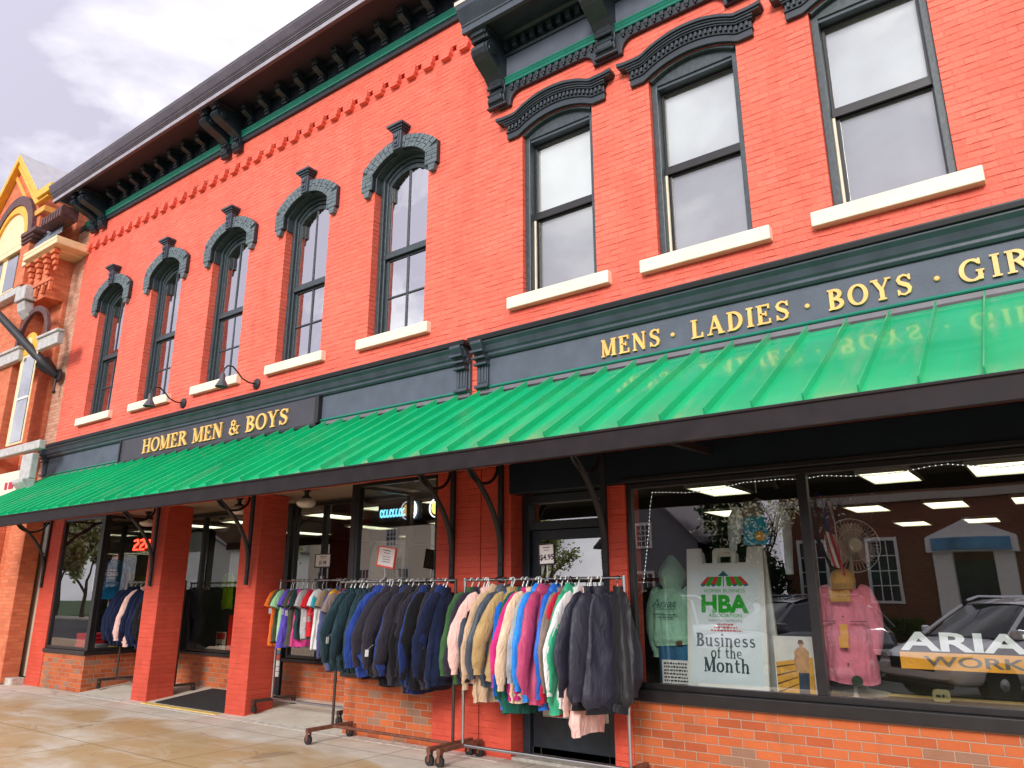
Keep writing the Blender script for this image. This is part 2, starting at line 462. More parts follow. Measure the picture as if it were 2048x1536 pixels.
# ------------------------------------------------------------------ lettering
def ell(cx, cz, rx, rz, a0=0, a1=360, n=20):
    return [(cx + rx * math.cos(R(a0 + (a1 - a0) * i / n)), cz + rz * math.sin(R(a0 + (a1 - a0) * i / n))) for i in range(n + 1)]

def glyph(ch):
    """strokes of one serif letter, cap height 1: list of (points, widths, closed); and its advance"""
    T, t, h = 0.19, 0.085, 0.075
    st = []
    def S_(p, w_, c=False): st.append((p, w_, c))
    def serif(x, z, half=0.16): S_([(x - half, z), (x + half, z)], h)
    def stem(x, wd=T, z0=0.0, z1=1.0, top=True, bot=True):
        S_([(x, z0), (x, z1)], wd)
        if bot: serif(x, z0 + h / 2, wd / 2 + 0.075)
        if top: serif(x, z1 - h / 2, wd / 2 + 0.075)
    def bowl(x0, zc, rx, rz, tw=T):
        p = [(x0, zc + rz)] + ell(x0 + 0.08, zc, rx, rz, 90, -90, 14) + [(x0, zc - rz)]
        wd = [t] + [t + (tw - t) * max(0, math.cos(R(90 - 180 * i / 14))) for i in range(15)] + [t]
        S_(p, wd)
    c = ch
    if c == 'H': stem(.17); stem(.73); S_([(.17, .5), (.73, .5)], t); adv = .9
    elif c == 'I': stem(.18); adv = .36
    elif c == 'L': stem(.17); S_([(.17, t / 2), (.62, t / 2)], t); S_([(.60, 0), (.60, .26)], t); adv = .70
    elif c == 'E':
        stem(.17); S_([(.17, t / 2), (.66, t / 2)], t); S_([(.64, 0), (.64, .25)], t)
        S_([(.17, 1 - t / 2), (.63, 1 - t / 2)], t); S_([(.61, 1), (.61, .77)], t)
        S_([(.17, .52), (.46, .52)], t); S_([(.46, .40), (.46, .64)], t * .8); adv = .74
    elif c == 'M':
        stem(.14, t * 1.1); stem(.86, T); S_([(.16, .97), (.47, .06)], T * .95); S_([(.47, .06), (.80, .97)], t); adv = 1.06
    elif c == 'N':
        stem(.14, t * 1.1); stem(.74, t * 1.1, bot=False); S_([(.15, .97), (.74, .04)], T); adv = .92
    elif c == 'A':
        S_([(.14, .03), (.43, .99)], t); S_([(.74, .03), (.43, .99)], T); S_([(.22, .34), (.62, .34)], t); serif(.14, h / 2, .14); serif(.76, h / 2, .17); adv = .92
    elif c == 'D': stem(.17); bowl(.17, .5, .46, .458); adv = .84
    elif c == 'B': stem(.17); bowl(.17, .745, .32, .212); bowl(.17, .275, .38, .232); adv = .76
    elif c == 'R': stem(.17); bowl(.17, .735, .34, .222); S_([(.38, .52), (.74, .04)], T * .9); serif(.76, h / 2, .12); adv = .88
    elif c == 'P': stem(.17); bowl(.17, .715, .36, .242); adv = .74
    elif c == 'Y':
        S_([(.42, .48), (.42, .02)], T); S_([(.14, .98), (.42, .45)], T * .9); S_([(.70, .98), (.43, .45)], t); serif(.42, h / 2, .18); serif(.14, 1 - h / 2, .16); serif(.72, 1 - h / 2, .13); adv = .86
    elif c == 'O':
        n = 28
        p = [(.45 + .36 * math.cos(2 * math.pi * i / n), .5 + .455 * math.sin(2 * math.pi * i / n)) for i in range(n)]
        S_(p, [t + (T - t) * abs(math.cos(2 * math.pi * i / n)) for i in range(n)], True); adv = .92
    elif c == 'G':
        p = ell(.46, .5, .37, .455, 42, 330, 24)
        S_(p, [t + (T - t) * abs(math.cos(R(42 + 288 * i / 24))) for i in range(25)])
        S_([(.74, .04), (.74, .44)], T * .9); serif(.74, .44, .15); S_([(.745, .72), (.745, .98)], t); adv = .96
    elif c == 'S':
        p = [(.60, .76), (.55, .88), (.38, .955), (.21, .90), (.13, .76), (.19, .63), (.34, .54), (.50, .45), (.585, .31), (.54, .14), (.35, .045), (.19, .10), (.11, .25)]
        S_(p, [t * 1.1, t, t, .12, .16, .18, .19, .19, .17, .13, t, t, t * 1.1]); S_([(.615, .70), (.615, .96)], t * .8); S_([(.10, .04), (.10, .30)], t * .8); adv = .72
    elif c == '&':
        p = [(.80, .50), (.70, .22), (.50, .06), (.28, .06), (.13, .22), (.17, .42), (.36, .55), (.52, .68), (.52, .86), (.38, .95), (.25, .86), (.26, .70), (.44, .44), (.66, .16), (.88, .05)]
        S_(p, [t, t, t, .12, .17, .17, .12, .12, .12, t, .12, .16, .17, .17, t]); serif(.80, .53, .13); adv = .98
    elif c == '.': S_(ell(.16, .5, .05, .05, 0, 345, 12), .1, True); adv = .32
    else: adv = .42
    return st, adv

def lower(ch):
    """slab-serif lower case, x-height 0.7 of cap height"""
    T, h, X = 0.15, 0.1, 0.68
    st = []
    def S_(p, w_, c=False): st.append((p, w_, c))
    if ch == 'u': S_([(.16, X), (.16, .22), (.24, .07), (.38, .06), (.5, .18)], [T, T, .12, .1, .1]); S_([(.56, 0), (.56, X)], T); S_([(.04, X - h / 2), (.22, X - h / 2)], h); S_([(.44, X - h / 2), (.6, X - h / 2)], h); S_([(.5, h / 2), (.7, h / 2)], h); adv = .76
    elif ch == 'n': S_([(.16, 0), (.16, X)], T); S_([(.2, .5), (.3, .61), (.44, .62), (.53, .5), (.54, .3), (.54, 0)], [.1, .1, .12, T, T, T]); [S_([(x - .13, h / 2), (x + .13, h / 2)], h) for x in (.16, .54)]; S_([(.03, X - h / 2), (.2, X - h / 2)], h); adv = .76
    elif ch == 'h': S_([(.16, 0), (.16, 1)], T); S_([(.2, .5), (.3, .61), (.44, .62), (.53, .5), (.54, .3), (.54, 0)], [.1, .1, .12, T, T, T]); [S_([(x - .13, h / 2), (x + .13, h / 2)], h) for x in (.16, .54)]; S_([(.03, 1 - h / 2), (.2, 1 - h / 2)], h); adv = .76
    elif ch == 'i': S_([(.16, 0), (.16, X)], T); S_([(.03, h / 2), (.29, h / 2)], h); S_([(.03, X - h / 2), (.2, X - h / 2)], h); S_([(.16, .82), (.16, .98)], T); adv = .36
    elif ch == 's': S_([(.46, .56), (.3, .63), (.15, .55), (.16, .42), (.32, .35), (.48, .26), (.47, .12), (.3, .05), (.1, .13)], [.1, .1, .13, .14, .15, .14, .13, .1, .1]); adv = .6
    elif ch == 'e': S_([(.1, .35), (.5, .35), (.5, .5), (.38, .62), (.22, .61), (.1, .48), (.09, .26), (.18, .1), (.33, .05), (.52, .14)], [.09, .09, .12, .1, .11, T, T, .12, .1, .1]); adv = .64
    elif ch == 'o': S_([(.33 + .25 * math.cos(2 * math.pi * i / 20), .34 + .30 * math.sin(2 * math.pi * i / 20)) for i in range(20)], [.1 + .06 * abs(math.cos(2 * math.pi * i / 20)) for i in range(20)], True); adv = .7
    elif ch == 't': S_([(.2, .9), (.2, .2), (.26, .07), (.38, .06), (.46, .12)], [.12, T, .13, .1, .1]); S_([(.04, X - h / 2), (.44, X - h / 2)], h); adv = .52
    elif ch == 'f': S_([(.2, 0), (.2, .78), (.28, .93), (.42, .93)], [T, T, .12, .1]); S_([(.04, X - h / 2), (.4, X - h / 2)], h); S_([(.05, h / 2), (.36, h / 2)], h); adv = .46
    else: adv = .4
    return st, adv

def serif_text(mb, text, x0, z0, H, y, depth=0.02, sx=1.0, track=0.06, width=None, mi=0, bold=1.0):
    """text standing on z0 from x0, its faces in the plane y (looking towards -y)"""
    items = []; X = 0
    for ch in text:
        st, adv = lower(ch) if ch.islower() else glyph(ch)
        items.append((X, st)); X += adv + track
    if width: sx = width / (X * H)
    for gx, st in items:
        for k, (p, w_, c) in enumerate(st):
            e = 0.0007 * (k % 7)
            q = [(x0 + (gx + a) * H * sx, z0 + b * H) for a, b in p]
            ww = [a * H * bold * (1 if sx > 0.85 else 0.9) for a in (w_ if isinstance(w_, (list, tuple)) else [w_] * len(p))]
            ribbon(mb, q, ww, y - depth - e, y, mi, c)
    return X * H * sx

def plain_text(mb, text, x0, z0, H, y, depth=0.004, width=None, bold=0.0, mi=0, shear=0.0, sx=None, align='L', fn=None):
    cu = bpy.data.curves.new('txt', 'FONT')
    cu.body = text; cu.size = 1.0; cu.extrude = 0.0; cu.offset = bold; cu.shear = shear; cu.resolution_u = 3
    o = bpy.data.objects.new('txt', cu); C.objects.link(o)
    dg = bpy.context.evaluated_depsgraph_get(); dg.update()
    me = bpy.data.meshes.new_from_object(o.evaluated_get(dg))
    vs = [v.co.copy() for v in me.vertices]; fs = [tuple(p.vertices) for p in me.polygons]
    bpy.data.objects.remove(o); bpy.data.curves.remove(cu); bpy.data.meshes.remove(me)
    if not vs: return
    w0, w1 = min(v.x for v in vs), max(v.x for v in vs)
    k = H / 0.73
    kx = k if width is None else width / (w1 - w0)
    off = 0 if align == 'L' else -(w1 - w0) * kx / 2
    f3 = fn or (lambda x, z, d: (x, y - d, z))
    v = [f3(x0 + off + (p.x - w0) * kx, z0 + p.y * k, depth) for p in vs]
    mb.add(v, fs, mi)

def bars(mb, x0, x1, z, h, y, seed, mi=0):
    """a line of print too small to read"""
    q = random.Random(seed); x = x0
    while x < x1:
        w_ = q.uniform(.5, 1.6) * h
        mb.box(x, min(x1, x + w_), y - .0015, y, z, z + h * q.uniform(.7, 1.0), mi); x += w_ + h * .45

# ------------------------------------------------------------------ ground
def slabmat(name, ochre):
    m, n, l, p = newmat(name)
    t = n.new('ShaderNodeTexCoord')
    s = n.new('ShaderNodeSeparateXYZ'); l.new(t.outputs['Object'], s.inputs[0])
    def N(scale, det=6, rough=.6, dist=0.0, vec=None):
        z = n.new('ShaderNodeTexNoise'); z.inputs['Scale'].default_value = scale; z.inputs['Detail'].default_value = det
        z.inputs['Roughness'].default_value = rough; z.inputs['Distortion'].default_value = dist
        l.new(vec or t.outputs['Object'], z.inputs['Vector']); return z.outputs['Fac']
    def MR(v, a, b, c=0.0, d=1.0):
        q = n.new('ShaderNodeMapRange'); q.inputs['From Min'].default_value = a; q.inputs['From Max'].default_value = b
        q.inputs['To Min'].default_value = c; q.inputs['To Max'].default_value = d; q.interpolation_type = 'SMOOTHSTEP'
        l.new(v, q.inputs['Value']); return q.outputs['Result']
    def MA(op, a, b):
        q = n.new('ShaderNodeMath'); q.operation = op
        for i, k in enumerate((a, b)):
            if isinstance(k, (int, float)): q.inputs[i].default_value = k
            else: l.new(k, q.inputs[i])
        return q.outputs[0]
    def MX(f, a, b):
        q = n.new('ShaderNodeMixRGB')
        if isinstance(f, (int, float)): q.inputs['Fac'].default_value = f
        else: l.new(f, q.inputs['Fac'])
        for nm, k in (('Color1', a), ('Color2', b)):
            if isinstance(k, tuple): q.inputs[nm].default_value = list(k) + [1]
            else: l.new(k, q.inputs[nm])
        return q.outputs['Color']
    base = MX(MR(N(2.2), .3, .7), (0.56, 0.50, 0.41), (0.70, 0.64, 0.54))
    base = MX(MR(N(55, 3), .58, .72, 0, .45), base, (0.33, 0.28, 0.22))
    base = MX(MR(N(9, 12, .78), .50, .72, 0, .5), base, (0.34, 0.28, 0.21))
    if ochre:
        mp = n.new('ShaderNodeMapping'); mp.inputs['Scale'].default_value = (0.55, 1.3, 1)
        l.new(t.outputs['Object'], mp.inputs['Vector'])
        far = MR(s.outputs['Y'], -0.30, -1.35, 0, 0.30)
        st = MR(MA('ADD', N(0.9, 7, .58, .6, mp.outputs['Vector']), far), .56, .86)
        base = MX(MA('MULTIPLY', st, .8), base, (0.47, 0.29, 0.095))
        deep = MR(N(1.7, 6, .6, 1.2, mp.outputs['Vector']), .60, .72, 0, .6)
        base = MX(MA('MULTIPLY', deep, st), base, (0.34, 0.17, 0.045))
        dry = MR(N(2.3, 9, .68, .9, mp.outputs['Vector']), .50, .68, 0, .75)
        base = MX(dry, base, (0.60, 0.50, 0.36))
        fl = MR(N(14, 10, .8), .56, .70, 0, .6)
        base = MX(fl, base, (0.25, 0.15, 0.06))
        rgh = MR(st, 0, 1, .8, .5)
        l.new(rgh, p.inputs['Roughness'])
        vo = n.new('ShaderNodeTexVoronoi'); vo.feature = 'DISTANCE_TO_EDGE'; vo.inputs['Scale'].default_value = .62
        vd = n.new('ShaderNodeVectorMath'); vd.operation = 'MULTIPLY_ADD'; vd.inputs[1].default_value = (.55, .55, 0)
        vn = n.new('ShaderNodeTexNoise'); vn.inputs['Scale'].default_value = 2.6; vn.inputs['Detail'].default_value = 8
        l.new(t.outputs['Object'], vn.inputs['Vector']); l.new(vn.outputs['Color'], vd.inputs[0]); l.new(t.outputs['Object'], vd.inputs[2]); l.new(vd.outputs[0], vo.inputs['Vector'])
        ck = MR(vo.outputs['Distance'], .012, .004); ck = MA('MULTIPLY', ck, MR(N(.8, 3), .50, .56))
        base = MX(MA('MULTIPLY', ck, .4), base, (0.16, 0.11, 0.07))
        gum = n.new('ShaderNodeTexVoronoi'); gum.inputs['Scale'].default_value = 2.3; l.new(t.outputs['Object'], gum.inputs['Vector'])
        base = MX(MR(gum.outputs['Distance'], .055, .035, 0, .5), base, (0.17, 0.13, 0.10))
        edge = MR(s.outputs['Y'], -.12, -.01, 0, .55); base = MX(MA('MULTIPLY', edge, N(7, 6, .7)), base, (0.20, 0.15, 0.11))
        # joints between the slabs
        def joint(v, period, off, wd):
            a = MA('ADD', v, off); a = MA('PINGPONG', a, period / 2)
            return MR(a, wd, wd * .45)
        jx = joint(s.outputs['X'], 1.53, 0.05, .012); jy = joint(s.outputs['Y'], 1.53, .55, .012)
        j = MA('MAXIMUM', jx, jy)
        base = MX(MA('MULTIPLY', j, .7), base, (0.20, 0.135, 0.07))
        bh = MA('SUBTRACT', MA('MULTIPLY', N(30, 4), .25), j)
    else:
        p.inputs['Roughness'].default_value = .75
        bh = N(30, 4)
    l.new(base, p.inputs['Base Color'])
    b = n.new('ShaderNodeBump'); b.inputs['Strength'].default_value = .6; b.inputs['Distance'].default_value = .01
    l.new(bh, b.inputs['Height']); l.new(b.outputs['Normal'], p.inputs['Normal'])
    return m

mb = MB(); mb.box(-300, 300, -300, 300, -0.6, -0.2)
tag(mb.build('ground', mat('turf', (0.05, 0.10, 0.025), .9, var=.4, scale=3)), kind='structure')
mb = MB(); mb.box(-80, 60, -7.6, 0.0, -0.3, 0.0)
tag(mb.build('sidewalk', slabmat('stained_concrete', True)), kind='structure')
mb = MB(); mb.box(-80, 60, -7.78, -7.604, -0.3, -0.01)
tag(mb.build('kerb', slabmat('kerb_concrete', False), bevel=.02), kind='structure')
mb = MB(); mb.box(-80, 60, -21.0, -7.784, -0.3, -0.15)
tag(mb.build('road', mat('asphalt', (0.06, 0.06, 0.062), .85, var=.25, scale=8, bump=.4, bscale=120)), kind='structure')
mb = MB(); mb.box(-80, 60, -24.0, -21.004, -0.3, -0.03)
tag(mb.build('far_sidewalk', slabmat('far_concrete', False)), kind='structure')
# sloping floor of the entry, with its painted edge
mb = MB(); mb.prism([(0.004, -.1), (0.004, 0.006), (1.1, 0.13), (1.35, 0.13), (1.35, -.1)], -14.07, -7.48, 'x')
tag(mb.build('entry_floor', slabmat('entry_concrete', False)), kind='structure')
mb = MB(); mb.prism([(-0.16, .0005), (-0.16, .004), (0.0, .006), (0.0, .0005)], -14.0, -5.0, 'x')
tag(mb.build('threshold_strip', mat('pale_cement', (0.62, 0.58, 0.5), .8, var=.25, scale=14)), kind='structure')

# ------------------------------------------------------------------ walls with openings
def wall_front(mb, x0, x1, z0, z1, ops, depth=.24):
    x = x0
    for cx, hw, a, b, rise in sorted(ops):
        mb.quad((x, 0, z0), (cx - hw, 0, z0), (cx - hw, 0, z1), (x, 0, z1))
        mb.quad((cx - hw, 0, z0), (cx + hw, 0, z0), (cx + hw, 0, a), (cx - hw, 0, a))
        arc = arc_pts(cx, hw, b, rise, 16)
        top = [(p[0], 0, z1) for p in arc]; low = [(p[0], 0, p[1]) for p in arc]; inn = [(p[0], depth, p[1]) for p in arc]
        mb.grid([low, top]); mb.grid([low, inn])
        for sx in (-1, 1):
            e = cx + sx * hw
            mb.quad((e, 0, a), (e, depth, a), (e, depth, b), (e, 0, b))
        mb.quad((cx - hw, 0, a), (cx + hw, 0, a), (cx + hw, depth, a), (cx - hw, depth, a))
        x = cx + hw
    mb.quad((x, 0, z0), (x1, 0, z0), (x1, 0, z1), (x, 0, z1))

def notch_course(mb, x0, x1, z0, z1, first, per, hw, d=.07):
    """brick course with square pockets"""
    x = x0; c = first
    while c + hw < x1:
        if c - hw > x0:
            mb.quad((x, 0, z0), (c - hw, 0, z0), (c - hw, 0, z1), (x, 0, z1))
            a, b = c - hw, c + hw
            mb.quad((a, d, z0), (b, d, z0), (b, d, z1), (a, d, z1))
            mb.quad((a, 0, z0), (a, d, z0), (a, d, z1), (a, 0, z1)); mb.quad((b, 0, z0), (b, d, z0), (b, d, z1), (b, 0, z1))
            mb.quad((a, 0, z0), (b, 0, z0), (b, d, z0), (a, d, z0)); mb.quad((a, 0, z1), (b, 0, z1), (b, d, z1), (a, d, z1))
            x = b
        c += per
    mb.quad((x, 0, z0), (x1, 0, z0), (x1, 0, z1), (x, 0, z1))

ARCHED = thing('brick_building', 'red painted brick shop building with five arched windows and a long dark bracketed cornice', 'building', (-11.2, 0, 0))
SQUARE = thing('brick_building', 'red brick shop building with square-headed windows under curved black hoods', 'building', (-1.1, 0, 0))

XA = [-15.0 + 2.03 * k for k in range(5)]
XB = [-4.27 + 1.735 * k for k in range(4)]
SEAM = -5.37
mb = MB()
wall_front(mb, -16.6, SEAM, 3.0, 8.97, [(c, .525, 4.98, 7.50, .24) for c in XA])
notch_course(mb, -16.6, SEAM, 8.97, 9.06, -16.35, .335, .068, .14)
mb.quad((-16.6, 0, 9.06), (SEAM, 0, 9.06), (SEAM, 0, 9.5), (-16.6, 0, 9.5))
k = -16.6 + .06
while k < SEAM - .1:                    # corbelled teeth under the pockets
    mb.prism([(k + .03, 8.86), (k + .17, 8.86), (k + .20, 8.93), (k + .20, 8.968), (k, 8.968), (k, 8.93)], -.075, -.0005)
    mb.box(k + .12, k + .2, -.065, -.0005, 8.97, 9.03)
    k += .335
mb.build('wall', M['brick_red'], ARCHED)
mb = MB()
mb.quad((-17.15, 0, 2.9), (-16.6, 0, 2.9), (-16.6, 0, 9.5), (-17.15, 0, 9.5))
for k in (-17.08, -16.8):
    mb.box(k, k + .13, -.05, -.0005, 8.86, 8.96)
o = mb.build('wall', M['brick_tan'], ARCHED); o['label'] = 'bare tan brick strip at the end of the wall'
mb = MB()
mb.box(-17.15, SEAM - .01, 13.7, 14, 0, 9.5); mb.box(-17.15, -16.95, .3, 13.69, 0, 9.5)
mb.build('rear_wall', M['brick_tan'], ARCHED)
mb = MB(); mb.box(-17.15, SEAM - .01, .02, 14, 9.5, 9.7); mb.box(-16.9, SEAM, .26, 13.6, 3.3, 3.5)
mb.build('roof', M['dark'], ARCHED)
mb = MB()
wall_front(mb, SEAM, 3.2, 3.0, 9.0, [(c, .50, 4.98, 7.15, .13) for c in XB])
mb.build('wall', M['brick_red'], SQUARE)
mb = MB(); mb.box(SEAM + .01, 3.2, 13.7, 14, 0, 9); mb.box(3.0, 3.2, .3, 13.69, 0, 9); mb.build('rear_wall', M['brick_tan'], SQUARE)
mb = MB(); mb.box(SEAM + .01, 3.2, .02, 14, 9.0, 9.2); mb.box(SEAM + .01, 3.0, .26, 13.6, 3.3, 3.5); mb.build('roof', M['dark'], SQUARE)

# ------------------------------------------------------------------ upper windows
def arched_window(cx, i):
    q = random.Random(40 + i)
    fr = MB()
    ring(fr, arch_poly(cx, .523, 4.985, 7.49, .235), arch_poly(cx, .455, 4.985, 7.45, .21), .12, .23)
    ring(fr, arch_poly(cx, .454, 4.985, 7.44, .21), arch_poly(cx, .42, 4.985, 7.41, .195), .16, .23)
    ring(fr, arc_pts(cx, .524, 7.497, .24, 16), arc_pts(cx, .50, 7.475, .235, 16), .003, .12)
    for sx in (-1, 1): fr.box(cx + sx * .524, cx + sx * .505, .003, .12, 7.24, 7.497)
    f = fr.build('window', M['sash'], ARCHED, bevel=.006)
    if i == 0: f['label'] = 'arched window farthest from the seam between the shops'
    s = MB()
    hw = .419
    ring(s, arch_poly(cx, hw, 6.24, 7.40, .19), arch_poly(cx, hw - .05, 6.31, 7.36, .165), .175, .205, closed=True)   # upper sash
    ring(s, [(cx - hw, 5.0), (cx - hw, 6.235), (cx + hw, 6.235), (cx + hw, 5.0)], [(cx - hw + .05, 5.09), (cx - hw + .05, 6.17), (cx + hw - .05, 6.17), (cx + hw - .05, 5.09)], .20, .229, closed=True)
    s.box(cx - hw, cx + hw, .150, .174, 6.20, 6.27)
    s.box(cx - .018, cx + .018, .178, .20, 6.312, 7.515); s.box(cx - .018, cx + .018, .203, .225, 5.09, 6.17)
    s.box(cx - hw + .05, cx + hw - .05, .199, .2145, 5.60, 5.625)
    s.build('sash', M['sash'], f, bevel=.004)
    for z0, z1, yy in ((6.30, None, .192), (5.08, 6.18, .216)):
        g = MB()
        if z1 is None: p = arch_poly(cx, hw - .045, z0, 7.355, .16)
        else: p = [(cx - hw + .045, z0), (cx - hw + .045, z1), (cx + hw - .045, z1), (cx + hw - .045, z0)]
        tl = q.uniform(-.006, .006)
        g.add([(a, yy + tl * (b - z0), b) for a, b in p], [tuple(range(len(p)))])
        g.build('pane', M['glass_up'], f)
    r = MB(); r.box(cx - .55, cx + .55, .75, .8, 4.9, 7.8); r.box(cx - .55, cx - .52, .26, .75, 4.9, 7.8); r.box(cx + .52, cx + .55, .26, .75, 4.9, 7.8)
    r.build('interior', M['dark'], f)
    cu = MB()
    rows = []
    for z in (5.0, 5.8, 6.6, 7.55):
        rows.append([(cx - .42 + .30 * t / 12 * (1.2 - .1 * (z - 5)), .34 + .025 * math.sin(t * 2.1), z) for t in range(13)])
    cu.grid(rows); cu.build('curtain', M['curtain'], f, smooth=180)
    sl = MB(); sl.box(cx - .66, cx + .66, -.085, .2, 4.83, 4.978)
    sl.build('sill', M['stone'], f, bevel=.012)
    h = MB()
    nv = 17
    out_a, in_a = arc_pts(cx, .735, 7.60, .31, nv), arc_pts(cx, .518, 7.485, .235, nv)
    ring(h, [(cx - .733, 7.26)] + out_a + [(cx + .733, 7.26)], [(cx - .52, 7.26)] + in_a + [(cx + .52, 7.26)], -.066, -.0005, 1)
    for k in range(nv):                                   # voussoirs of the arch
        lp = lambda p, q_, t: (p[0] + (q_[0] - p[0]) * t, p[1] + (q_[1] - p[1]) * t)
        o0, o1, i0, i1 = out_a[k], out_a[k + 1], in_a[k], in_a[k + 1]
        a0, a1, b0, b1 = lp(o0, o1, .05), lp(o0, o1, .95), lp(i0, i1, .05), lp(i0, i1, .95)
        d = -.078 - q.uniform(0, .006)
        sp = .5 + .12 * (1 if k % 2 else -1)
        for t0, t1 in ((0, sp - .02), (sp + .02, 1)): h.prism([lp(a0, b0, t0), lp(a1, b1, t0), lp(a1, b1, t1), lp(a0, b0, t1)], d, -.066)
    for sx in (-1, 1):                                    # coursed legs and their drops
        z = 7.262; r_ = 0
        while z < 7.50:
            cut = .60 + .05 * (1 if r_ % 2 else -1)
            for x0_, x1_ in ((.522, cut - .004), (cut + .004, .733)):
                h.prism([(cx + sx * x0_, z), (cx + sx * x1_, z), (cx + sx * x1_, z + .062), (cx + sx * x0_, z + .062)], -.078 - q.uniform(0, .005), -.066)
            z += .068; r_ += 1
        h.prism([(cx + sx * .70, 7.258), (cx + sx * .57, 7.258), (cx + sx * .59, 7.165), (cx + sx * .68, 7.165)], -.072, -.0005)
    h.build('hood', [M['brick_hood'], M['trim']], f, bevel=.004)
    kz = MB()
    kz.prism([(cx - .075, 7.70), (cx + .075, 7.70), (cx + .085, 7.99), (cx - .085, 7.99)], -.125, -.001)
    kz.prism([(cx - .045, 7.74), (cx + .045, 7.74), (cx + .055, 7.96), (cx - .055, 7.96)], -.14, -.12)
    kz.lathe([(.045, 0), (.04, -.02), (.0, -.03)], (cx, -.14, 7.90), 10, axis='y'); kz.lathe([(.03, 0), (.028, -.02), (.0, -.028)], (cx, -.14, 7.80), 10, axis='y')
    for a, b, c_, d in ((.105, 7.992, 8.02, -.14), (.13, 8.022, 8.05, -.165), (.155, 8.052, 8.09, -.19)):
        kz.box(cx - a, cx + a, d, -.001, b, c_)
    kz.build('keystone', M['trim_mid'], f, bevel=.006)

for i, c in enumerate(XA): arched_window(c, i)

def eyebrow_z(x):
    """lower edge of the hood: the arch of the opening, then a short flat ear"""
    Rr = (.25 + .13 * .13) / (2 * .13); cz = 7.15 + .13 - Rr
    a = min(abs(x), .53)
    return cz + math.sqrt(Rr * Rr - a * a)
def square_window(cx, i):
    q = random.Random(60 + i)
    fr = MB()
    ring(fr, arch_poly(cx, .498, 4.985, 7.14, .13), arch_poly(cx, .43, 4.985, 7.08, .001), .06, .23)
    ring(fr, arc_pts(cx, .499, 7.147, .13, 16), arc_pts(cx, .47, 7.12, .13, 16), .003, .06)
    f = fr.build('window', M['sash'], SQUARE, bevel=.006)
    tp = MB()
    p = arch_poly(cx, .43, 7.085, 7.115, .125); tp.prism(p, .10, .12)
    tp.box(cx - .43, cx + .43, .08, .2, 7.045, 7.085)
    tp.build('head_panel', M['trim_mid'], f)
    s = MB()
    hw = .429
    ring(s, [(cx - hw, 6.045), (cx - hw, 7.044), (cx + hw, 7.044), (cx + hw, 6.045)], [(cx - hw + .03, 6.11), (cx - hw + .03, 7.01), (cx + hw - .03, 7.01), (cx + hw - .03, 6.11)], .17, .20, closed=True)
    ring(s, [(cx - hw, 5.0), (cx - hw, 6.04), (cx + hw, 6.04), (cx + hw, 5.0)], [(cx - hw + .055, 5.03), (cx - hw + .055, 5.985), (cx + hw - .02, 5.985), (cx + hw - .02, 5.03)], .185, .215, closed=True)
    s.box(cx - hw, cx + hw, .145, .169, 6.0, 6.07)
    s.build('sash', M['frame'], f, bevel=.004)
    st = MB(); st.box(cx - hw - .001, cx - hw + .022, .15, .17, 5.0, 5.998); st.build('screen_stop', M['stone'], f)
    g = MB(); tl = q.uniform(-.004, .004)
    g.quad((cx - hw + .025, .186, 6.105), (cx + hw - .025, .186, 6.105), (cx + hw - .025, .186 + tl, 7.015), (cx - hw + .025, .186 + tl, 7.015)); g.build('pane', M['glass_sash'], f)
    g = MB(); g.quad((cx - hw + .05, .20, 5.025), (cx + hw - .015, .20, 5.025), (cx + hw - .015, .20 + tl, 5.99), (cx - hw + .05, .20 + tl, 5.99)); g.build('pane', M['glass_sash'], f)
    sh = MB(); sh.box(cx - .44, cx + .44, .24, .244, 5.96, 7.06); sh.build('sky_backing', M['sky_backing'], f)  # sheet added behind the glass to whiten it like reflected sky
    sc = MB(); sc.box(cx - .44, cx + .44, .232, .235, 4.99, 5.955); sc.build('screen', M['screen'], f)
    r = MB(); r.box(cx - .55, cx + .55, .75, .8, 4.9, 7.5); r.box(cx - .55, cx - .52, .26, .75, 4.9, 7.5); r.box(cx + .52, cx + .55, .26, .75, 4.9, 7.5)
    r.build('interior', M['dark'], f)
    sl = MB(); sl.box(cx - .68, cx + .68, -.09, .2, 4.83, 4.978); sl.build('sill', M['stone'], f, bevel=.012)
    h = MB()
    xs = [-.70 + 1.40 * t / 36 for t in range(37)]
    def band(a, b, d, ext=0.0):
        e = [-.70 - ext] + xs + [.70 + ext] if ext else xs
        lo = [(cx + x, eyebrow_z(x) + a) for x in e]; hi = [(cx + x, eyebrow_z(x) + b) for x in e]
        ring(h, hi, lo, d, -.0005)
    band(0, .08, -.05); band(.082, .095, -.066, .01); band(.097, .18, -.055)
    band(.182, .20, -.085, .02); band(.202, .225, -.10, .03)
    def cap(a, b, d, ext):
        e = [-.74 - ext - .03] + [-.70 - ext] + xs + [.70 + ext] + [.74 + ext + .03]
        up = lambda x: .015 * max(0, (abs(x) - .64) / .16) ** 2
        ring(h, [(cx + x, eyebrow_z(x) + b + up(x)) for x in e], [(cx + x, eyebrow_z(x) + a + up(x) * .6) for x in e], d, -.0005)
    cap(.227, .248, -.115, .04); cap(.25, .29, -.135, .055)
    for x in [-.655 + .0546 * t for t in range(25)]:
        z = eyebrow_z(x); h.box(cx + x - .015, cx + x + .015, -.082, -.054, z + .115, z + .17)
    h.build('hood', M['trim'], f, bevel=.004)
for i, c in enumerate(XB): square_window(c, i)

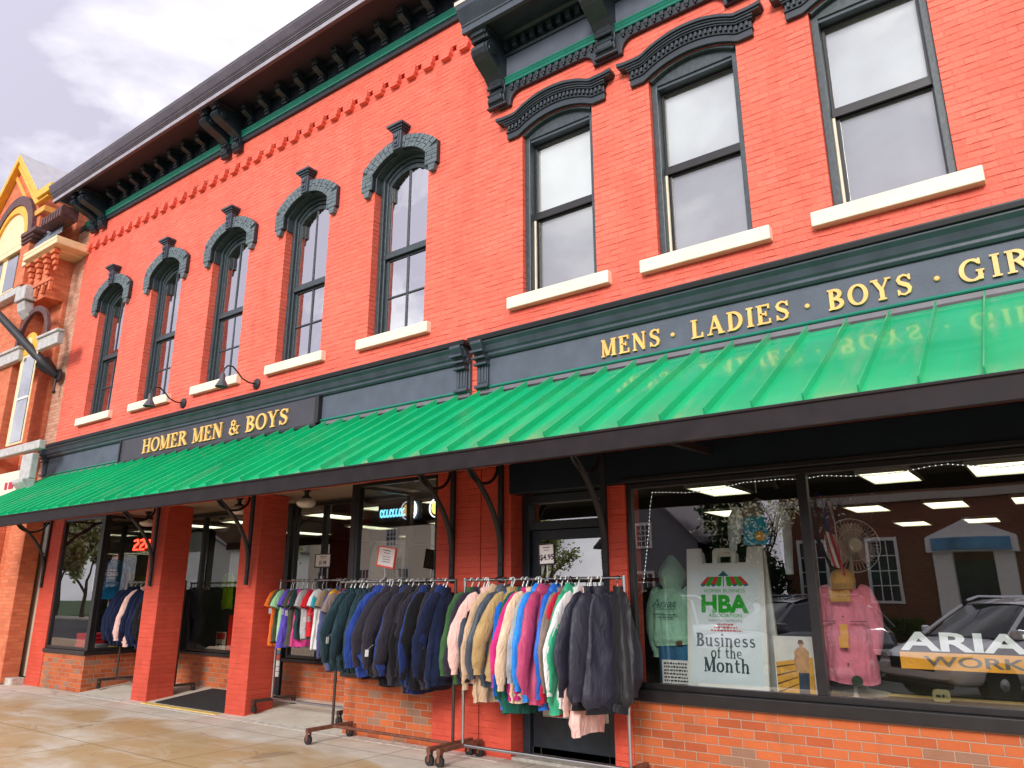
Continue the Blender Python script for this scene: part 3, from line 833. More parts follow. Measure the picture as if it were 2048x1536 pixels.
# ------------------------------------------------------------------ roof cornices
def bracket_poly(y0, z0, z1, out):
    """scrolled bracket in the y-z plane: foot on the wall at z0, volute swelling out under its top block at z1"""
    H = z1 - z0
    prof = [(.0, .10), (.03, .16), (.12, .19), (.16, .13), (.20, .12), (.28, .13), (.36, .20), (.44, .36), (.50, .58), (.55, .76), (.61, .90), (.68, .97), (.75, .95), (.81, .86), (.845, .80), (.85, .93), (.90, .96), (.905, 1.04), (1.0, 1.04)]
    return [(y0, z0)] + [(y0 - out * b, z0 + H * a) for a, b in prof] + [(y0, z1)]
def big_bracket(x0, x1, z0, z1, out, parent, m):
    b = MB()
    b.prism(bracket_poly(-.03, z0, z1, out), x0, x1, 'x')
    b.prism(bracket_poly(-.05, z0 + .04, z1 - .02, out - .005), x0 + .035, x1 - .035, 'x')
    wd = x1 - x0; H = z1 - z0; xc = (x0 + x1) / 2
    for k, f in enumerate((.06, .16, .27)):       # carved rolls down the face
        b.tube([(x0 + .015, -.115 - .01 * k, z0 + f * H), (x1 - .015, -.115 - .01 * k, z0 + f * H)], .022, 8)
    b.tube([(x0 - .014, -.03 - out * .72, z0 + .69 * H), (x1 + .014, -.03 - out * .72, z0 + .69 * H)], .085 * H, 14)
    b.box(x0 - .03, x1 + .03, -.03 - out - .035, -.031, z1 - .045, z1 - .001)
    b.box(x0 - .02, x1 + .02, -.105, -.031, z0 - .03, z0 - .001)
    return b.build('bracket', m, parent, bevel=.005)

xa0, xa1 = -16.95, SEAM - .05
cn = MB()
cn.prism([(-.0005, 9.43), (-.05, 9.43), (-.06, 9.47), (-.06, 9.505), (-.0005, 9.505)], xa0 + .25, xa1, 'x', 1)
cn.prism([(-.0005, 9.507), (-.075, 9.507), (-.085, 9.53), (-.07, 9.545), (-.09, 9.57), (-.075, 9.585), (-.095, 9.61), (-.095, 9.625), (-.0005, 9.625)], xa0 + .25, xa1, 'x', 2)
cn.prism([(-.0005, 9.627), (-.04, 9.627), (-.04, 9.93), (-.0005, 9.93)], xa0 + .25, xa1, 'x', 1)
cn.prism([(-.0005, 9.932), (-.09, 9.932), (-.12, 9.96), (-.66, 9.96), (-.66, 9.99), (-.0005, 9.99)], xa0 + .12, xa1, 'x', 3)
cn.prism([(-.662, 9.90), (-.72, 9.90), (-.72, 9.985), (-.735, 9.99), (-.735, 10.01), (-.75, 10.015), (-.75, 10.035), (-.765, 10.04), (-.765, 10.06), (-.79, 10.09), (-.83, 10.17), (-.845, 10.20), (-.845, 10.235), (-.662, 10.235)], xa0 + .02, xa1, 'x', 0)
cn.prism([(-.0005, 9.992), (-.66, 9.992), (-.66, 10.237), (-.852, 10.237), (-.857, 10.25), (-.0005, 10.30)], xa0, xa1, 'x', 4)
cn.box(xa0 + .02, xa1, -.7235, -.7201, 9.903, 9.982, 4)  # paler strip paints the light caught by the crown's lower flat
corn = cn.build('cornice', [M['cornice'], M['trim'], M['green_line'], M['soffit'], mat('tin_edge_and_lit_band', (.36, .33, .36), .45, metal=.3, var=.15)], ARCHED, bevel=.004)
for xa in (-16.33, -15.98, -11.43, -11.08): big_bracket(xa, xa + .19, 9.28, 9.958, .60, corn, M['bracket'])
for seg in ([-15.42 + .48 * k for k in range(8)], [-10.62 + .48 * k for k in range(11)]):
    for x in seg:
        b = MB(); b.prism(bracket_poly(-.041, 9.65, 9.931, .25), x - .055, x + .055, 'x')
        b.box(x - .07, x + .07, -.31, -.041, 9.932, 9.958); b.tube([(x - .06, -.1, 9.68), (x + .06, -.1, 9.68)], .02, 8); b.tube([(x - .06, -.12, 9.73), (x + .06, -.12, 9.73)], .018, 8)
        b.build('modillion', M['bracket'], corn, bevel=.004)

xb0, xb1 = SEAM + .06, 3.3
cn = MB()
br = [-5.11 + 1.60 * k for k in range(6)]
for a, b in zip(br[:-1], br[1:]):         # scalloped lower board between brackets
    n = 7
    left = [(a + .19 + .16 * (1 - math.cos(R(90 * t / n))), 7.66 + .15 * math.sin(R(90 * t / n))) for t in range(n + 1)]
    right = [(2 * ((a + b) / 2) - p[0], p[1]) for p in reversed(left)]
    poly = [(a, 7.63), (a + .19, 7.63)] + left + right + [(b - .19, 7.63), (b, 7.63), (b, 7.925), (a, 7.925)]
    cn.prism(poly, -.055, -.0005, 'y', 1)
    k = a + .2
    while k < b - .16:
        cn.box(k, k + .05, -.085, -.056, 7.855, 7.915, 1); cn.box(k + .012, k + .038, -.08, -.056, 7.825, 7.854, 1)
        k += .098
cn.prism([(-.0005, 7.927), (-.08, 7.927), (-.09, 7.95), (-.075, 7.96), (-.095, 7.985), (-.08, 7.995), (-.10, 8.02), (-.10, 8.03), (-.0005, 8.03)], xb0 + .1, xb1, 'x', 2)
cn.prism([(-.0005, 8.032), (-.05, 8.032), (-.05, 8.36), (-.0005, 8.36)], xb0 + .1, xb1, 'x', 5)
cn.prism([(-.0005, 8.362), (-.07, 8.362), (-.08, 8.40), (-.0005, 8.40)], xb0 + .1, xb1, 'x', 1)
cn.prism([(-.0005, 8.402), (-.05, 8.402), (-.05, 8.53), (-.0005, 8.53)], xb0 + .1, xb1, 'x', 1)
k = xb0 + .35
while k < xb1 - .1:
    cn.box(k, k + .07, -.15, -.051, 8.41, 8.528, 1); k += .135
cn.prism([(-.0005, 8.532), (-.17, 8.532), (-.20, 8.56), (-.52, 8.56), (-.52, 8.60), (-.0005, 8.60)], xb0 + .06, xb1, 'x', 1)
cn.prism([(-.522, 8.53), (-.575, 8.53), (-.575, 8.62), (-.59, 8.625), (-.59, 8.645), (-.63, 8.70), (-.70, 8.80), (-.71, 8.84), (-.71, 8.86), (-.522, 8.86)], xb0, xb1, 'x', 6)
cn.prism([(-.0005, 8.602), (-.52, 8.602), (-.52, 8.862), (-.72, 8.862), (-.72, 8.92), (-.0005, 8.98)], xb0 - .015, xb1, 'x', 4)
cornb = cn.build('cornice', [M['cornice'], M['trim'], M['green_line'], M['soffit'], mat('pale_roof_edge', (.62, .55, .48), .6, var=.15), M['frieze'], M['trim_mid']], SQUARE, bevel=.004)
for k, x in enumerate(br): big_bracket(x - .13, x + .13, 7.68, 8.56, .46, cornb, M['trim'])

# ------------------------------------------------------------------ shop-front cornice boards
def belt(x0, x1, parent):
    b = MB()
    b.prism([(-.0005, 3.955), (-.05, 3.955), (-.05, 4.285), (-.0005, 4.285)], x0, x1, 'x', 1)
    b.prism([(-.0005, 4.287), (-.075, 4.287), (-.10, 4.31), (-.10, 4.34), (-.125, 4.36), (-.15, 4.42), (-.19, 4.455), (-.19, 4.475), (-.0005, 4.475)], x0, x1, 'x', 0)
    b.prism([(-.0005, 4.477), (-.215, 4.477), (-.225, 4.52), (-.225, 4.535), (-.0005, 4.56)], x0 - .03, x1 + .03, 'x', 2)
    b.prism([(-.0005, 3.92), (-.07, 3.92), (-.08, 3.935), (-.07, 3.953), (-.0005, 3.953)], x0, x1, 'x', 3)
    b.prism([(-.0005, 3.86), (-.06, 3.86), (-.06, 3.918), (-.0005, 3.918)], x0, x1, 'x', 4)
    o = b.build('shop_cornice', [M['trim_mid'], M['frieze'], M['black'], M['green_line'], mat('grey_flashing', (.17, .16, .18), .5)], parent, bevel=.004)
    for xe in (x0 + .02, x1 - .18):
        c = MB()
        c.prism([(-.051, 3.94), (-.10, 3.94), (-.085, 3.98), (-.085, 4.20), (-.11, 4.24), (-.13, 4.30), (-.20, 4.40), (-.235, 4.44), (-.235, 4.476), (-.051, 4.476)], xe, xe + .16, 'x')
        for zz in (4.20, 4.27, 4.34): c.box(xe - .012, xe + .172, -.15 - (zz - 4.2) * .5, -.052, zz, zz + .028)
        for k in (.03, .075, .12): c.box(xe + k, xe + k + .02, -.098, -.052, 3.99, 4.19)
        c.box(xe - .02, xe + .18, -.12, -.052, 3.93, 3.965)
        c.build('console', M['trim_mid'], o, bevel=.004)
belt(-16.82, -5.52, ARCHED)
belt(-5.40, 3.2, SQUARE)

# sign board with the shop name
sb = MB()
sb.box(-13.60, -8.26, -.10, -.051, 3.90, 4.285)
sg = thing('shop_sign', 'dark board reading HOMER MEN & BOYS in gold letters above the green awning', 'sign', (-10.9, -.1, 3.9))
sb.build('board', mat('charcoal_board', (.05, .047, .06), .5, var=.15, scale=3), sg)
fb = MB()
fb.box(-13.64, -8.22, -.125, -.052, 3.855, 3.899); fb.box(-13.64, -13.601, -.125, -.052, 3.9, 4.285); fb.box(-8.259, -8.18, -.125, -.052, 3.9, 4.285)
fb.build('frame', M['black'], sg, bevel=.004)
_tw = MB(); full = serif_text(_tw, 'HOMER MEN & BOYS', 0, 0, .245, 0, .02, track=.05); kx = 4.0 / full; X_ = -12.82
for word in ('HOMER', 'MEN', '&', 'BOYS'):
    wd_ = serif_text(MB(), word, 0, 0, .245, 0, .02, track=.05) * kx
    tx = MB(); serif_text(tx, word, X_, 3.965, .245, -.101, .022, track=.05, width=wd_); tx.build('word', M['gold'], sg)
    X_ += wd_ + serif_text(MB(), ' ', 0, 0, .245, 0, .02, track=.05) * kx
ls = thing('shop_lettering', 'gold raised letters MENS LADIES BOYS GIRLS on the slate frieze', 'sign', (-1.5, -.06, 4.0))
for word, a, b in (('MENS', -3.71, -3.03), ('LADIES', -2.70, -1.76), ('BOYS', -1.42, -.745), ('GIRLS', -.41, .42)):
    tx = MB(); serif_text(tx, word, a, 4.005, .19, -.051, .024, track=.16, width=(b - a) * 1.04); tx.build('word', M['gold'], ls)
for x in (-2.90, -1.60, -.57):
    tx = MB(); tx.lathe([(.022, 0), (.022, -.018), (.014, -.024), (0.001, -.024)], (x, -.051, 4.095), 12, axis='y'); tx.build('dot', M['gold'], ls)

# ------------------------------------------------------------------ awning
AW = thing('awning', 'long green standing-seam metal awning over both shop fronts', 'awning', (-8, -1, 2.7))
ax0, ax1 = -16.35, 3.2
YT, ZT, YB, ZB = -.08, 3.845, -1.80, 2.80
pn = MB()
dy, dz = YB - YT, ZB - ZT; ll = math.hypot(dy, dz); ny, nz2 = dz / ll, -dy / ll     # outward normal (towards the street and up)
if nz2 < 0: ny, nz2 = -ny, -nz2
def slope(u, h): return (YT + dy * u + ny * h, ZT + dz * u + nz2 * h)
seam = .337
k = 0; x = -.263
while x > ax0: x -= seam
xs = []
x += seam
while x < ax1: xs.append(x); x += seam
edges = [ax0] + xs + [ax1]
for a, b in zip(edges[:-1], edges[1:]):
    nseg, mseg = 6, 5
    rows = []
    for i in range(nseg + 1):
        u = i / nseg; row = []
        for j in range(mseg + 1):
            t = j / mseg
            d = .006 * math.sin(math.pi * t) * (noise.noise(Vector((a * 3.1, u * 2.2, t))) )   # oil-canning of the sheet
            yy, zz = slope(u, d); row.append((a + (b - a) * t, yy, zz))
        rows.append(row)
    pn.grid(rows)
under = [slope(0, -.03), slope(1, -.03)]
pn.quad((ax0, *under[0]), (ax1, *under[0]), (ax1, *under[1]), (ax0, *under[1]), 1)
pn.quad((ax0, *slope(0, 0)), (ax0, *slope(1, 0)), (ax0, *under[1]), (ax0, *under[0]), 0)
pan = pn.build('panels', [M['awning'], M['black']], AW, smooth=30, fix=False)
sm = MB()
for x in [ax0 + .012] + xs:
    a = slope(.012, 0); b = slope(.988, 0); c_ = slope(.988, .052); d = slope(.0, .058)
    sm.prism([a, b, c_, d], x - .006, x + .006, 'x')
    sm.tube([(x, *d), (x, *c_)], .0065, 6)
sm.build('seams', M['awning'], pan)
fa = MB()
fa.prism([(YB + .03, ZB - .16), (YB - .025, ZB - .16), (YB - .03, ZB - .02), (YB - .045, ZB - .015), (YB - .045, ZB + .004), (YB + .01, ZB + .004), (YB + .03, ZB - .03)], ax0 - .02, ax1, 'x')
fa.build('fascia', M['fascia'], AW, bevel=.004)
fa = MB(); fa.box(ax0, ax1, -.10, -.0605, 3.80, 3.858); fa.build('shadow_flashing', M['black'], AW)  # black here paints the shadow gap above the awning sheet
for x in (-14, -11.4, -8.8, -6.2, -2.6, -.2, 2):       # rafters under the sheet
    ra = MB(); ra.prism([slope(.02, -.035), slope(.97, -.035), slope(.97, -.10), slope(.02, -.10)], x - .025, x + .025, 'x'); ra.build('rafter', M['black'], AW)
def awning_bracket(x):
    b = MB()
    b.box(x - .03, x + .03, -.035, -.001, 1.74, 3.15)
    p = [(-.02, 2.02)]
    for t in range(1, 13):
        a = t / 12
        p.append((-.02 - .66 * a ** 1.9 - .05 * a, 2.02 + .98 * a ** .85))
    p.append((-1.02, 3.12))
    b.tube([(x, q[0], q[1]) for q in p], .033, 8, flat=.8)
    r = [(-.36 + .28 * math.cos(R(t)), 2.985 + .22 * math.sin(R(t))) for t in range(0, -181, -15)]
    b.tube([(x, q[0], q[1]) for q in r], .018, 8)
    b.box(x - .025, x + .025, -1.25, -.036, 3.0, 3.035)
    for z in (1.80, 1.92): b.lathe([(.012, 0), (.012, -.01), (0.001, -.014)], (x, -.035, z), 8, axis='y')
    return b.build('bracket', M['black'], AW, smooth=40)
for x in (-16.12, -12.21, -9.62, -5.77, -5.07, -3.77): awning_bracket(x)
for x in (-2.62, .12):                                     # struts from the header up to the eave
    b = MB(); b.prism([(-.034, 2.86), (-.034, 2.92), (-1.55, 2.86), (-1.55, 2.80)], x - .03, x + .03, 'x'); b.build('strut', M['fascia'], AW)

# ------------------------------------------------------------------ shop fronts
def part_box(name, b, m, parent, bevel=.004): 
    k = MB(); k.box(*b); return k.build(name, m, parent, bevel=bevel)
def pier(b, parent, foot=True):
    p = part_box('pier', b, M['brick_pier'], parent, .008)
    return p
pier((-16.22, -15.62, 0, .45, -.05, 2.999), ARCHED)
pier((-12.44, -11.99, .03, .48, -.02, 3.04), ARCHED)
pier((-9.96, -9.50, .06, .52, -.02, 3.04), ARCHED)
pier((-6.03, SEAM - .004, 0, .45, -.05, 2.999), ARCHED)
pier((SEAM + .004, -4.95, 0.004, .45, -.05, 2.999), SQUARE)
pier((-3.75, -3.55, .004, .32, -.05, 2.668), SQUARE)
# stall risers of unpainted brick
def riser(b, parent): return part_box('stall_riser', b, M['brick_base'], parent, .004)
riser((-15.618, -14.07, .012, .20, -.05, .60), ARCHED); riser((-14.25, -14.07, .204, 1.10, -.05, .60), ARCHED)
riser((-14.066, -11.36, 1.10, 1.3, -.02, .62), ARCHED); riser((-10.10, -7.50, 1.10, 1.3, -.02, .62), ARCHED)
riser((-7.48, -6.034, .012, .20, -.05, .64), ARCHED); riser((-7.48, -7.30, .204, 1.10, -.05, .62), ARCHED)
riser((-3.548, 3.2, .006, .24, -.05, .665), SQUARE)

def shop_window(parent, x0, x1, y, z0, z1, mull=(), wd=.045, dep=.07, lab=None):
    """framed plate glass facing the street"""
    f = MB()
    f.box(x0, x0 + wd, y - dep / 2, y + dep / 2, z0, z1); f.box(x1 - wd, x1, y - dep / 2, y + dep / 2, z0, z1)
    f.box(x0 + wd, x1 - wd, y - dep / 2, y + dep / 2, z1 - wd, z1); f.box(x0 + wd, x1 - wd, y - dep / 2, y + dep / 2, z0, z0 + wd)
    es = [x0 + wd]
    for m in mull:
        f.box(m - .04, m + .04, y - dep / 2 - .004, y + dep / 2 + .004, z0 + wd, z1 - wd); es += [m - .04, m + .04]
    es.append(x1 - wd)
    o = f.build('shop_window', M['frame'], parent, bevel=.004)
    if lab: o['label'] = lab
    for a, b in zip(es[::2], es[1::2]):
        g = MB(); g.quad((a, y, z0 + wd), (b, y, z0 + wd), (b, y, z1 - wd), (a, y, z1 - wd)); g.build('pane', M['glass_shop'], o)
    return o
def side_window(parent, x, y0, y1, z0, z1, wd=.045):
    f = MB()
    f.box(x - .035, x + .035, y0, y0 + wd, z0, z1); f.box(x - .035, x + .035, y1 - wd, y1, z0, z1)
    f.box(x - .035, x + .035, y0 + wd, y1 - wd, z0, z0 + wd); f.box(x - .035, x + .035, y0 + wd, y1 - wd, z1 - wd, z1)
    o = f.build('shop_window', M['frame'], parent, bevel=.004)
    g = MB(); g.quad((x, y0 + wd, z0 + wd), (x, y1 - wd, z0 + wd), (x, y1 - wd, z1 - wd), (x, y0 + wd, z1 - wd)); g.build('pane', M['glass_shop'], o)
def sill(b, parent): return part_box('window_ledge', b, M['frame'], parent, .006)
TOP = 3.0
sill((-15.618, -14.02, -.03, .16, .602, .668), ARCHED); sill((-14.16, -14.02, .162, 1.095, .602, .668), ARCHED)
shop_window(ARCHED, -15.618, -14.11, .055, .672, TOP, lab='tall shop window beside the far end pier')
part_box('lining', (-15.617, -15.60, .10, .46, .672, 3.0), M['black'], ARCHED)
side_window(ARCHED, -14.07, .095, 1.09, .672, TOP)
part_box('corner_post', (-14.108, -14.036, .018, .092, .672, TOP), M['frame'], ARCHED)
sill((-14.01, -11.36, 1.06, 1.22, .622, .672), ARCHED); shop_window(ARCHED, -14.02, -11.36, 1.135, .676, TOP, mull=(-12.62,))
sill((-10.10, -7.52, 1.06, 1.22, .622, .672), ARCHED); shop_window(ARCHED, -10.06, -7.52, 1.135, .676, TOP, mull=(-9.35,))
sill((-7.53, -6.034, -.03, .16, .642, .69), ARCHED); shop_window(ARCHED, -7.44, -6.034, .055, .694, TOP)
sill((-7.53, -7.40, .162, 1.055, .642, .69), ARCHED); side_window(ARCHED, -7.48, .10, 1.055, .694, TOP)
part_box('corner_post', (-7.545, -7.443, .018, .096, .694, TOP), M['frame'], ARCHED)
sill((-3.545, 3.2, -.05, .20, .667, .765), SQUARE)
shop_window(SQUARE, -3.545, 3.2, .075, .767, 2.668, mull=(-1.84, 1.0), wd=.05, lab='wide shop window with the white sandwich board inside')
part_box('header_band', (-4.95, 3.2, -.03, .16, 2.672, 2.998), M['navy'], SQUARE)
part_box('header_strip', (-3.55, 3.2, -.055, -.032, 2.672, 2.715), M['frame'], SQUARE)
part_box('entry_ceiling', (-14.06, -7.5, -.0, 1.3, 3.045, 3.09), mat('tan_soffit', (.40, .31, .22), .7, var=.12, scale=5), ARCHED)

# doors
def door(parent, x0, x1, y, z0, z1, trans, lab):
    f = MB(); wd = .09
    f.box(x0, x0 + wd, y - .05, y + .07, z0, z1); f.box(x1 - wd, x1, y - .05, y + .07, z0, z1); f.box(x0 + wd, x1 - wd, y - .05, y + .07, z1 - wd, z1)
    f.box(x0 + wd, x1 - wd, y - .05, y + .07, trans - .04, trans + .05)
    o = f.build('door', M['trim'], parent, bevel=.005); o['label'] = lab
    l = MB(); a, b = x0 + wd + .006, x1 - wd - .006
    l.box(a, a + .10, y, y + .045, z0 + .004, trans - .045); l.box(b - .10, b, y, y + .045, z0 + .004, trans - .045)
    l.box(a + .10, b - .10, y, y + .045, z0 + .004, z0 + .36); l.box(a + .10, b - .10, y, y + .045, trans - .15, trans - .045)
    l.build('door_leaf', M['trim'], o, bevel=.004)
    g = MB(); g.quad((a + .1, y + .02, z0 + .36), (b - .1, y + .02, z0 + .36), (b - .1, y + .02, trans - .15), (a + .1, y + .02, trans - .15)); g.build('pane', M['glass_door'], o)
    g = MB(); g.quad((x0 + wd, y + .02, trans + .05), (x1 - wd, y + .02, trans + .05), (x1 - wd, y + .02, z1 - wd), (x0 + wd, y + .02, z1 - wd)); g.build('transom_pane', M['glass_door'], o)
    h = MB(); h.tube([(a + .05, y - .045, z0 + .95), (a + .05, y - .045, z0 + 1.25)], .012, 8); h.box(a + .03, a + .07, y - .05, y, z0 + .96, z0 + .99); h.box(a + .03, a + .07, y - .05, y, z0 + 1.21, z0 + 1.24)
    h.build('handle', M['chrome'], o, smooth=40)
    return o
dB = door(SQUARE, -4.945, -3.755, .26, .03, 2.668, 2.33, 'dark glazed door half hidden behind the jackets')
part_box('door_step', (-4.945, -3.755, .003, .45, -.05, .028), mat('worn_concrete', (.42, .39, .34), .85, var=.3, scale=12, bump=.3), SQUARE)
dA = door(ARCHED, -11.34, -10.12, 1.12, .135, 2.99, 2.35, 'glazed entry door behind the brick pillars')
st = MB(); q = random.Random(5); z = .40
ST = [mat('sticker_%d' % i, c_, .5, var=.1) for i, c_ in enumerate([(.75, .75, .7), (.8, .45, .08), (.35, .6, .7), (.1, .3, .55), (.7, .12, .08), (.85, .85, .8)])]
while z < 1.0:
    h = q.uniform(.05, .10); st.box(-10.32, -10.125, 1.055, 1.062, z, z + h - .008, q.randrange(6)); z += h
st.build('stickers', ST, dA)

# entry mat
mm = MB(); mm.prism([(.06, .0135), (1.02, .1222), (1.02, .137), (.06, .028)], -11.75, -9.98, 'x')
mm2 = mat('black_mat', (.02, .02, .02), .9, var=.5, scale=30, bump=1.0, bscale=45)
tag(rebase(mm.build('door_mat', mm2)), 'black rubber door mat lying between the two brick pillars', 'mat')
ym = MB(); ym.box(-11.95, -9.97, -.07, .03, .0045, .014)
tag(rebase(ym.build('edge_strip', mat('yellow_edge', (.72, .50, .12), .7, var=.2, scale=12))), 'yellow painted strip on the edge of the entry floor', 'strip')

# pendant globes of the entry
for gx, gy, lb in ((-8.62, .14, 'white schoolhouse globe lamp nearest the dark jackets rack'), (-10.2, .14, 'white schoolhouse globe lamp between the two brick pillars'), (-13.3, .4, 'white schoolhouse globe lamp over the far clothes rack')):
    t = thing('pendant_lamp', lb, 'lamp', (gx, gy, 2.78), 0, 'globe lamps under the entry ceiling')
    b = MB(); b.lathe([(.055, .262), (.055, .23), (.035, .22), (.03, .17), (.07, .15), (.07, .13)], (gx, gy, 2.78), 16); b.build('fitter', M['black'], t, smooth=40)
    b = MB(); b.lathe([(.06, .135), (.085, .12), (.125, .09), (.135, .06), (.12, .03), (.08, .008), (.0, 0)], (gx, gy, 2.78), 24); b.build('globe', mat('opal_glass', (.80, .74, .70), .25, var=.05), t, smooth=60)

# gooseneck lamps on the upper wall
for k, (gx, lb) in enumerate(((-11.87, 'black gooseneck wall lamp left of the shop sign centre, under the second arched window from the far end'), (-9.83, 'black gooseneck wall lamp under the third arched window from the far end'))):
    lb = ('black gooseneck wall lamp in front of the second sill from the far end', 'black gooseneck wall lamp in front of the third sill from the far end')[k]
    t = thing('wall_lamp', lb, 'lamp', (gx, 0, 4.75), 0, 'gooseneck lamps over the shop sign')
    b = MB(); b.lathe([(.085, 0), (.085, -.02), (.05, -.035), (.02, -.04)], (gx, -.001, 4.75), 20, axis='y'); b.build('wall_plate', M['black'], t, smooth=40)
    p = [(gx, -.03, 4.75), (gx - .01, -.14, 4.745), (gx - .03, -.25, 4.79), (gx - .05, -.33, 4.88), (gx - .06, -.41, 4.945), (gx - .07, -.49, 4.94), (gx - .08, -.535, 4.88), (gx - .083, -.545, 4.80)]
    b = MB(); b.tube(p, .012, 10); b.build('arm', M['black'], t, smooth=60)
    b = MB(); c_ = (gx - .083, -.545, 4.60); b.lathe([(.018, .22), (.036, .19), (.04, .11), (.058, .08), (.10, .0), (.094, .0), (.05, .07)], c_, 20); b.build('lamp_shade', mat('shade_metal', (.07, .07, .085), .35, var=.2), t, smooth=40)

# ------------------------------------------------------------------ the shop inside
mb = MB(); mb.box(-17, 3.0, 1.36, 13.6, -.08, .10); mb.box(-7.29, 3.0, .26, 1.359, -.08, .10); mb.box(-17, -14.26, .26, 1.359, -.08, .10)
tag(mb.build('floor', mat('shop_floor', (.05, .042, .035), .5, var=.3)), kind='structure')
mb = MB(); mb.box(-15.6, 3.0, 1.32, 13.6, 3.05, 3.1); mb.box(-5.9, 3.0, .17, 1.316, 3.05, 3.1); mb.box(-15.6, -14.09, .17, 1.316, 3.05, 3.1); mb.box(-7.46, -5.904, .17, 1.316, 3.05, 3.1)
tag(mb.build('ceiling', mat('shop_ceiling', (.10, .105, .09), .9, var=.1)), kind='structure')
mb = MB(); mb.box(-16.9, 3.0, 12.0, 12.1, .1, 3.05); mb.box(-16.0, -15.9, .46, 12.0, .1, 3.05); mb.box(SEAM + .2, SEAM + .3, .46, 3.2, .1, 3.05)
tag(mb.build('shop_wall', mat('shop_wall_paint', (.035, .035, .03), .9, var=.3, scale=1.5), None), kind='structure')
# display platforms behind the glass
for b, lb in (((-15.58, -14.12, .205, 1.3, .104, .655), 'dark display platform in the far tall window'), ((-7.44, -6.04, .205, 1.5, .104, .675), 'dark display platform behind the dark jackets'), ((-3.52, 2.9, .245, 1.35, .104, .745), 'long dark display platform in the wide window'), ((-13.9, -11.4, 1.31, 2.0, .104, .64), 'low dark display platform behind the far pillar'), ((-10.05, -7.55, 1.31, 2.0, .104, .64), 'low dark display platform behind the t-shirt rack')):
    k = MB(); k.box(*b); tag(rebase(k.build('display_platform', mat('black_carpet', (.02, .018, .016), .95), bevel=.01)), lb, 'platform', 'display platforms')
# troffers
troff = []
TL = [(-1.72, 3.55), (-.58, 3.6), (.55, 3.6), (-2.75, 7.2), (-1.58, 7.3), (-.40, 7.3), (-2.62, 10.7), (-1.4, 10.7), (-.3, 10.7), (-3.9, 3.5),
      (-11.0, 2.7), (-9.4, 2.5), (-7.9, 2.5), (-6.6, 2.6), (-10.2, 5.2), (-8.6, 5.2), (-7.0, 5.2), (-14.9, 2.4), (-13.4, 2.6), (-12.2, 4.8), (-14.6, 5.0), (-4.9, 6.5)]
LE = emit('lit_diffuser', (1.0, .97, .66), 1.5)
for i, (x, y) in enumerate(TL):
    sh = 'B' if x > SEAM else 'A'
    t = thing('ceiling_light', 'lit rectangular ceiling light inside the shop', 'ceiling light', (x, y, 3.0), 0, 'lit ceiling lights inside the shop')
    b = MB(); b.box(x - .27, x + .27, y - .50, y + .50, 3.018, 3.045); b.build('diffuser', LE, t)
    b = MB()
    for s_ in (-1, 1):
        b.box(x + s_ * .285 - .014, x + s_ * .285 + .014, y - .53, y + .53, 3.0, 3.048); b.box(x - .27, x + .27, y + s_ * .515 - .014, y + s_ * .515 + .014, 3.0, 3.048)
    b.build('frame', M['white'], t)

# ------------------------------------------------------------------ clothes
def lerp_tab(tab, t):
    for (a, x), (b, y) in zip(tab[:-1], tab[1:]):
        if t <= b: return x + (y - x) * (t - a) / (b - a + 1e-9)
    return tab[-1][1]

